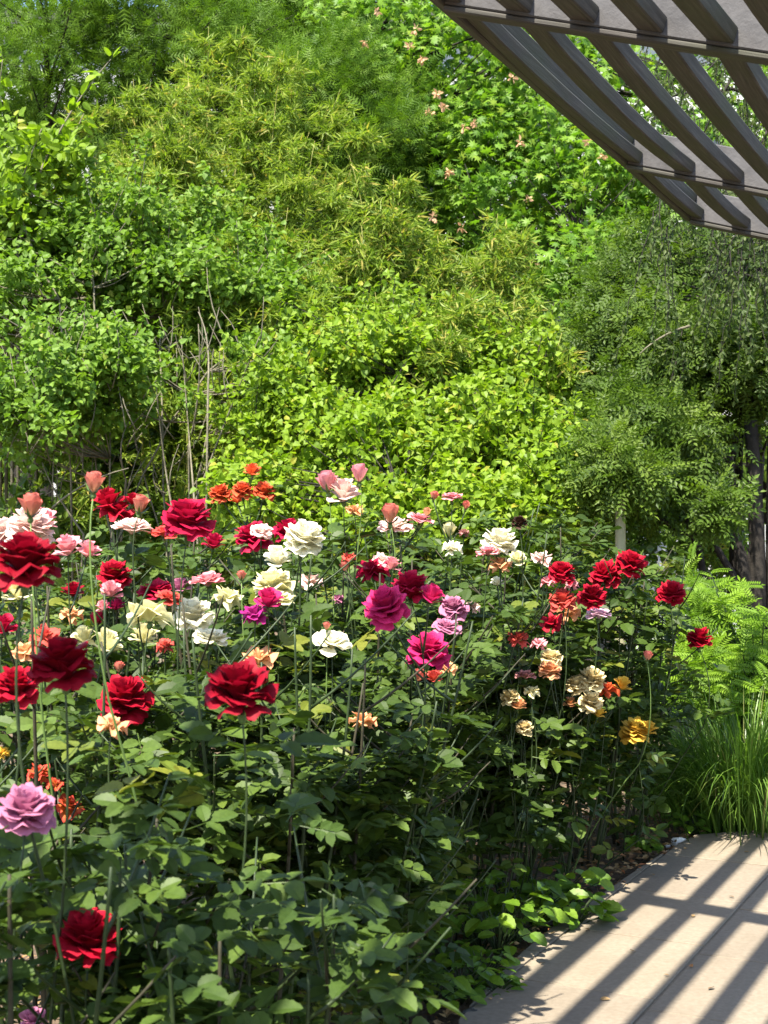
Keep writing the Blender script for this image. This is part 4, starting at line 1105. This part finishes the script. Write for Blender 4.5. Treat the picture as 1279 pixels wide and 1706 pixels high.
 ([(865, 871, 26, 4.6, 'dried', 'full', (.0, .1))], 'dry brown seed head on a long dark stem'),
 ([(832, 905, 56, 5.0, 'white', 'full', (.1, .2))], 'creamy white rose beside the dry brown seed head'),
 ([(813, 922, 40, 4.9, 'pink', 'flat', (-.1, .1))], 'flat pink rose overlapping the creamy white one'),
 ([(834, 944, 38, 5.0, 'peach', 'wilt', (.0, .1)), (828, 971, 20, 5.1, 'white', 'cup')], 'faded peach bloom under the flat pink rose'),
 ([(901, 934, 34, 5.3, 'palepink', 'wilt', (.1, .2)), (862, 932, 26, 5.4, 'cream', 'cup'), (912, 971, 26, 5.3, 'pink', 'wilt', (0, .2))], 'pale loose blooms between the white rose and the red one'),
 ([(936, 955, 43, 5.4, 'red', 'full', (-.05, .25))], 'red rose beside the pale loose blooms'),
 ([(1050, 941, 50, 5.9, 'red', 'full', (.25, .3)), (1008, 958, 50, 5.9, 'red', 'full', (-.2, .3))], 'two red roses joined in a long slanting mass'),
 ([(986, 995, 46, 5.6, 'red', 'full', (.0, .25))], 'red rose below the slanting pair, above the pale lilac rose'),
 ([(1118, 990, 48, 6.2, 'red', 'full', (.05, .3))], 'red rose standing before the ferny shrub, taller of the two'),
 ([(1165, 1066, 42, 6.3, 'red', 'full', (.0, .1))], 'low red rose over the ferny shrub, furthest along the path'),
 ([(937, 1001, 42, 5.4, 'coral', 'full', (-.1, .2)), (952, 976, 22, 5.5, 'pink', 'wilt')], 'coral red rose right under the red one'),
 ([(946, 1025, 44, 5.3, 'peach', 'wilt', (.1, .2))], 'peach pink rose under the coral red one'),
 ([(920, 1042, 40, 5.2, 'red', 'wilt', (-.3, .2))], 'ragged red rose next to the peach pink one'),
 ([(998, 1027, 42, 5.5, 'lilac', 'flat', (.15, .1))], 'pale lilac rose under the red rose'),
 ([(863, 1068, 36, 4.8, 'coral', 'wilt', (0, .2)), (897, 1075, 26, 4.9, 'pink', 'wilt', (.1, .2))], 'ragged coral rose with scattered pink petals'),
 ([(918, 1098, 36, 4.9, 'apricot', 'full', (.0, .2)), (916, 1118, 36, 4.85, 'peach', 'full', (.0, .2))], 'dull apricot blooms one above the other in the shade'),
 ([(875, 1128, 34, 4.8, 'dusky', 'flat', (0, .1))], 'dusky pink rose in the shade under the ragged coral one'),
 ([(886, 1155, 26, 4.8, 'cream', 'wilt', (0, .2))], 'small cream bloom below the dusky pink rose'),
 ([(849, 1162, 30, 4.8, 'apricot', 'full', (-.1, .2)), (863, 1176, 26, 4.8, 'peach', 'cup', (.2, .2))], 'apricot pair at the shaded edge beside the dusky pink rose'),
 ([(873, 1213, 28, 4.8, 'apricot', 'full', (0, .2))], 'lowest apricot bloom of the shaded side, alone under the pair'),
 ([(961, 1141, 38, 5.2, 'apricot', 'full', (-.2, .2)), (985, 1133, 46, 5.2, 'apricot', 'full', (.1, .3)), (984, 1170, 38, 5.15, 'apricot', 'full', (.1, .3)), (997, 1189, 22, 5.15, 'yellow', 'cup', (.3, 0)), (950, 1172, 20, 5.2, 'peach', 'cup')], 'sunlit cluster of apricot yellow roses'),
 ([(1013, 1152, 36, 5.25, 'orange', 'wilt', (0, .1)), (1037, 1142, 28, 5.25, 'yellow', 'cup', (.2, .1))], 'orange and yellow roses at the side of the apricot cluster'),
 ([(1058, 1220, 48, 5.88, 'yellow', 'full', (0, .2)), (1078, 1216, 30, 5.88, 'yellow', 'cup', (.3, .1))], 'golden yellow roses low by the path edge'),
 ([(1079, 1094, 15, 5.6, 'salmon', 'bud', (.1, 0))], 'small red bud in the dark leaves above the golden roses'),
 ([(773, 1345, 14, 4.4, 'greenbud', 'bud', (.1, 0))], 'closed green bud in the shaded leaves'),
]
for bl_, _l in ROSES:
    k = 1.0 if bl_[0][0] == 1058 else 1.16 if 3.1 <= bl_[0][3] < 4.7 else (1.06 if 4.7 <= bl_[0][3] < 5.38 else 1.0)
    for i_ in range(len(bl_)): bl_[i_] = (*bl_[i_][:2], bl_[i_][2] * (1.03 if bl_[0][3] > 2.95 else 1.0), bl_[i_][3] * k, *bl_[i_][4:])
BLOOMS = np.array([(b_[0], b_[1], b_[2], b_[3]) for bl_, _l in ROSES for b_ in bl_])
def clear_of_blooms(P, S, slack=.45):
    """True for leaves that do not grow in front of a bloom"""
    P = np.atleast_2d(P); S = np.broadcast_to(S, (len(P),))
    px = 639.5 + F * P[:, 0] / P[:, 1]; py = HORIZON - F * (P[:, 2] - EYE) / P[:, 1]
    ok = np.ones(len(P), bool)
    for bx, by, bw, bd in BLOOMS:
        lim = bw * .5 + S * F / P[:, 1] * slack
        ok &= ~((P[:, 1] < bd + .02) & (np.hypot(px - bx, (py - by) * 1.1) < lim))
    return ok
rr = random.Random(2024)
for blooms, lab in ROSES:
    b0 = blooms[0]
    c0 = W(b0[0], b0[1], b0[3])
    lean = rr.choice((-1, 1)) * rr.uniform(.06, .24)
    fx = min(c0[0] + lean, edge_x(c0[1]) - .12); fy = c0[1] + rr.uniform(-.05, .22)
    base = np.array([fx, fy, -.02])
    t = empty('rose', base, lab, 'rose', 'roses in the flower bed')
    st = MB()
    trunk = None
    thin = b0[5] == 'bud'
    for i, bl in enumerate(blooms):
        px, py, w, d, col, ty = bl[:6]; tilt = bl[6] if len(bl) > 6 else None
        c = W(px, py, d)
        foot, axis = bloom(t, base, c, w / 2 / F * d, col, ty, rr, tilt, w >= 36)
        foot = np.array(foot); ax = np.array(axis)
        under = foot - ax * .03
        if trunk is None:
            k0 = foot - np.array([ax[0] * .08 + lean * -.15, 0, .32 + rr.uniform(0, .1)])
            c1 = bez(base, base * .5 + k0 * .5 + [rr.uniform(-.09, .09), rr.uniform(-.06, .06), 0], k0, 8)
            c2 = bez(k0, k0 + (k0 - c1[-2]) * 1.2 + [0, 0, .06], foot, 8)
            trunk = np.concatenate([c1, c2[1:]])
            r0 = .0027 if not thin else .0023
            st.add(*tube(trunk, np.linspace(r0 * 1.4, r0 * .62, len(trunk)), 6))
        else:
            s = trunk[np.argmin(np.linalg.norm(trunk - (foot - [0, 0, .14]), axis=1))]
            st.add(*tube(bez(s, (s + foot) / 2 + [0, 0, -.03], foot, 6), np.linspace(.0032, .0024, 6), 5))
    st.build('stem', M['young_stem'] if (thin and rr.random() < .6) else M['stem'], t, base, True)
    nl = 9 if c0[1] < 3.6 else 7
    if thin: nl = 4
    for k in range(nl):
        q = rr.uniform(.30, .93 if not thin else .72); p = trunk[min(len(trunk) - 1, int(q * len(trunk)))]
        for _ in range(8):
            a = rr.uniform(0, 6.28); sz_ = rr.uniform(.12, .17); od = (math.cos(a), math.sin(a) * .8 - .1)
            if clear_of_blooms(p + np.array([od[0], od[1], 0]) * sz_ * .55, sz_)[0]:
                rose_leaf_at(t, base, p, od, sz_, rr); break

# ---------------------------------------------------------------- the bushes that carry the foliage
def rose_bush(seed, x, d, rad, h, n_leaf, n_part, label, size=(.10, .16), low=.15):
    rng = np.random.RandomState(seed); rq = random.Random(seed)
    base = np.array([x, d, -.02])
    t = empty('rose_bush', base, label, 'rose bush', 'rose bushes in the flower bed')
    P, O, Q = [], [], []
    ncane = 9
    tips = []
    for k in range(ncane):
        a = k * 2 * math.pi / ncane + rng.uniform(-.3, .3); rr_ = rad * rng.uniform(.35, 1.0)
        foot = base + [math.cos(a) * .05, math.sin(a) * .05, 0]
        tip = base + [math.cos(a) * rr_, math.sin(a) * rr_, h * rng.uniform(.84, 1.12)]
        c = bez(foot, foot * .45 + tip * .55 + [math.cos(a) * .06, math.sin(a) * .06, .12], tip, 14)
        mb = MB(); mb.add(*tube(c, np.linspace(.0075, .0028, 14), 6)); 
        subs = [c]
        for _ in range(4):
            i = rng.randint(4, 12); bb = rng.uniform(0, 6.28); l_ = rng.uniform(.15, .34)
            e = c[i] + [math.cos(bb) * l_ * .8, math.sin(bb) * l_ * .8, l_ * .75]
            e[2] = min(e[2], h * 1.10)
            s_ = bez(c[i], (c[i] + e) / 2 + [0, 0, -.03], e, 6); mb.add(*tube(s_, np.linspace(.004, .0018, 6), 5)); subs.append(s_)
        mb.build('cane', M['cane'] if k % 2 else M['stem'], t, base, True)
        tips.append(subs)
    for _ in range(int(n_leaf * .30)):          # leaves on short shoots low on the canes
        c = tips[rng.randint(ncane)][0]; p = c[rng.randint(2, 8)]; a = rng.uniform(0, 6.28)
        P.append(p + [math.cos(a) * rng.uniform(.0, .10), math.sin(a) * rng.uniform(.0, .10), rng.uniform(.02, .10)]); O.append([math.cos(a), math.sin(a), rng.uniform(-.3, .3)])
    for _ in range(n_leaf):
        s_ = tips[rng.randint(ncane)]; c = s_[rng.randint(len(s_))]
        p = c[rng.randint(2, len(c))]
        if p[2] < low * h: p = c[-1]
        a = rng.uniform(0, 6.28); P.append(p + rng.normal(size=3) * .012); O.append([math.cos(a), math.sin(a), rng.uniform(-.3, .4)])
    P = np.array(P); Y = nrm(np.array(O)); N = nrm(np.array([0, -.12, 1.0]) + rng.normal(size=P.shape) * .32)
    tipx = P[:, 0] + Y[:, 0] * .08; lim = np.array([edge_x(v) + (.02 if v > 4.6 else -.04) for v in P[:, 1]])
    inb = tipx < lim; P, Y, N = P[inb], Y[inb], N[inb]
    S = rng.uniform(size[0], size[1], len(P)) * np.where(P[:, 2] > h * .9, .85, 1)
    ok = in_view(P, 80, 60) & clear_of_blooms(P + Y * S[:, None] * .55, S); P, Y, N, S = P[ok], Y[ok], N[ok], S[ok]
    score = -(P[:, 1]) * .8 + P[:, 2] * .6 + rng.uniform(0, .25, len(P))
    top = np.argsort(-score)[:n_part]
    for i in top: obj('leaf', ROSE_LEAF_MESH[rng.randint(len(ROSE_LEAF_MESH))], t, mat4(P[i] - base, Y[i], N[i], S[i]))
    rest = np.setdiff1d(np.arange(len(P)), top)
    if len(rest):
        lv = MB()
        for v, tm in enumerate(COMP_LO):
            k = rest[v::len(COMP_LO)]
            if len(k): scatter(lv, tm, P[k], Y[k], N[k], S[k], rng.uniform(0, .999, len(k)))
        lv.build('inner_leaves', M['rose_leaf'], t, base, kind='stuff')
    return t

BUSHES = [
 (-.60, 2.42, .34, 1.0, 500, 150, 'dark leafy rose bush around the lowest red rose'),
 (-.26, 2.50, .24, .84, 280, 110, 'open rose bush under the lone big dark red rose'),
 (-.80, 3.55, .42, 1.188, 382, 110, 'rose bush under the half-open cream pair'),
 (-.30, 3.65, .42, 1.166, 382, 120, 'rose bush under the lower creamy white roses'),
 (-.14, 3.9, .42, 1.1, 532, 130, 'rose bush around the stem of the magenta cluster of three'),
 (-.95, 4.45, .46, 1.276, 416, 90, 'rose bush behind the light pink roses'),
 (-.40, 4.50, .46, 1.254, 416, 100, 'rose bush below the large white rose'),
 (-.06, 4.62, .46, 1.21, 603, 120, 'rose bush behind the lone creamy white rose in the middle'),
 (.0, 4.28, .26, 0.72, 420, 110, 'low rose bush behind the row of weeds'),
 (.12, 5.05, .42, 1.122, 625, 140, 'shaded rose bush under the dusky pink and lowest apricot roses'),
 (-.90, 5.55, .5, 1.342, 433, 70, 'rose bush below the orange cluster of roses'),
 (-.25, 5.55, .5, 1.32, 625, 90, 'rose bush below the salmon bud and flat pale pink blooms'),
 (.34, 5.75, .46, 1.298, 625, 120, 'rose bush behind the white rose and the dry brown seed head'),
 (.50, 5.78, .34, .82, 603, 140, 'rose bush carrying the golden yellow and apricot roses by the path'),
 (.85, 6.25, .40, 1.298, 649, 140, 'rose bush below the slanting red pair'),
 (1.08, 6.62, .32, 1.21, 510, 110, 'outermost rose bush next to the ferny shrub and grass'),
 (-.55, 6.6, .55, 1.375, 433, 50, 'rearmost rose bush in front of the lime shrub, under the orange cluster'),
 (.25, 6.7, .55, 1.375, 625, 70, 'rearmost rose bush below the pink rose with two buds'),
 (-1.5, 6.5, .55, 1.342, 400, 40, 'rearmost rose bush in front of the grey lilac stems'),
]
for i, (x, d, rad, h, n, k, lab) in enumerate(BUSHES):
    rose_bush(300 + i, x, d, rad, h, n, k, lab)

# ---------------------------------------------------------------- low weeds at the rim of the path
def weed(seed, px, py, n, ln, h, label, group=None):
    rng = np.random.RandomState(seed); rq = random.Random(seed)
    base = G(px, py) - [0, 0, .015]
    t = empty('weed_plant', base, label, 'weed', group)
    st = MB()
    for k in range(n):
        a = rng.uniform(0, 6.28); r = rng.uniform(.02, .12) * h / .15
        z = h * rng.uniform(.35, 1.0)
        p = np.array([math.cos(a) * r, math.sin(a) * r, z])
        st.add(*tube(bez((0, 0, 0), (p[0] * .3, p[1] * .3, z * .7), p, 5), np.linspace(.0028, .0016, 5), 4))
        y = np.array([math.cos(a + rng.normal() * .5), math.sin(a + rng.normal() * .5), rng.uniform(-.5, .25)])
        obj('leaf', OVATE_MESH, t, mat4(p, y, np.array([0, -.3, 1.0]) + rng.normal(size=3) * .3, ln * rng.uniform(.6, 1.1)))
    st.build('stem', M['stem'], t)
    return t
WD = [(960, 1546, 20, .085, .13, 'broad leaved weed spilling furthest onto the paving'), (930, 1530, 20, .08, .17, 'broad leaved weed behind the one spilling onto the paving'),
      (895, 1545, 22, .075, .19, 'leafy green weed at the rim of the bed, middle of the row'), (860, 1570, 22, .07, .17, 'leafy weed in the row along the rim, beside the pale stones'),
      (830, 1600, 22, .065, .20, 'tall stalked weed in the row along the rim'), (800, 1590, 22, .07, .24, 'tallest weed of the row along the rim, under the closed green bud'),
      (800, 1640, 26, .045, .10, 'small leaved weed low on the soil near the dark stone'), (770, 1665, 26, .05, .10, 'small leaved weed next to the dark stone'), (830, 1660, 22, .045, .07, 'tiny leaved weed on the paving rim by the dark stone'),
      (745, 1620, 22, .06, .15, 'shaded weed under the rose bush beside the row of weeds'), (1072, 1418, 24, .05, .07, 'small bright weed alone on the litter near the white stone'), (1150, 1392, 18, .05, .10, 'yellowish weed between the white stone and the grass'),
      (720, 1680, 22, .06, .14, 'dark shaded weed at the bottom of the picture'), (1045, 1392, 14, .06, .1, 'shaded weed behind the small bright lone weed')]
for i, (px, py, n, ln, h, lab) in enumerate(WD): weed(400 + i, px, py, int(n * 1.6), ln * 1.12, h * 1.15, lab, 'weeds along the path rim')

# stones and litter
def stone(name, seed, px, py, s, mat, label):
    rng = np.random.RandomState(seed)
    n, m_ = 12, 8; V = []
    for j in range(m_ + 1):
        th = math.pi * j / m_
        for i in range(n):
            ph = 2 * math.pi * i / n
            k = 1 + .22 * math.sin(3 * ph + seed) * math.sin(th) + rng.uniform(-.1, .1)
            V.append((s[0] * k * math.sin(th) * math.cos(ph), s[1] * k * math.sin(th) * math.sin(ph), s[2] * k * math.cos(th) + s[2] * .7))
    T = []
    for j in range(m_):
        for i in range(n):
            a, b_ = j * n + i, j * n + (i + 1) % n; T += [(a, b_, b_ + n), (a, b_ + n, a + n)]
    mb = MB(); mb.add(V, T); o = mb.build(name, mat); o.location = G(px, py) - [0, 0, .012]
    return tag(o, label, 'stone')
stone('white_stone', 1, 1131, 1407, (.034, .03, .024), M['stone_white'], 'white rounded stone at the corner of the paving')
stone('white_stone', 2, 1112, 1408, (.012, .012, .01), M['stone_white'], 'tiny white pebble beside the larger white stone')
stone('dark_stone', 3, 786, 1697, (.035, .04, .022), M['stone_dark'], 'dark rounded stone at the near rim of the path')

rng = np.random.RandomState(500)
lit = MB(); k = 4600
d = rng.uniform(3.6, 7.4, k); ex = np.array([edge_x(v) for v in d])
x = ex - np.abs(rng.normal(size=k)) * .75 + .02
far_ = rng.uniform(size=k) < .12
x = np.where(far_, rng.uniform(1.45, 2.2, k), x); d = np.where(far_, rng.uniform(6.8, 7.2, k), d)
P = np.c_[x, d, rng.uniform(.0, .025, k)]
a = rng.uniform(0, 6.28, k)
scatter(lit, LEAF4, P, np.c_[np.cos(a), np.sin(a), rng.normal(size=k) * .25], np.array([0, 0, 1.0]) + rng.normal(size=(k, 3)) * .45, rng.uniform(.018, .05, k), rng.uniform(0, .999, k))
tag(lit.build('leaf_litter', M['dead_leaf']), 'brown leaf litter on the soil below the roses', 'litter', kind='stuff')
FL = leaf_mesh(OVATE, 'dry_leaf', M['dead_leaf'])
for (px, py) in [(1154, 1540), (1224, 1507), (1150, 1622), (815, 1678), (1028, 1530), (1140, 1425), (900, 1620), (1240, 1430), (1060, 1600), (1265, 1405), (975, 1560), (1115, 1640), (1000, 1680), (1090, 1470), (1190, 1660)]:
    a = rng.uniform(0, 6.28); p = G(px, py) + [0, 0, .026]
    o = obj('dry_leaf', FL, None, mat4(p, (math.cos(a), math.sin(a), .1), (rng.normal() * .2, rng.normal() * .2, 1), rng.uniform(.018, .034)))
    tag(o, 'small dry leaf lying on the pale paving', 'leaf', 'dry leaves on the paving')
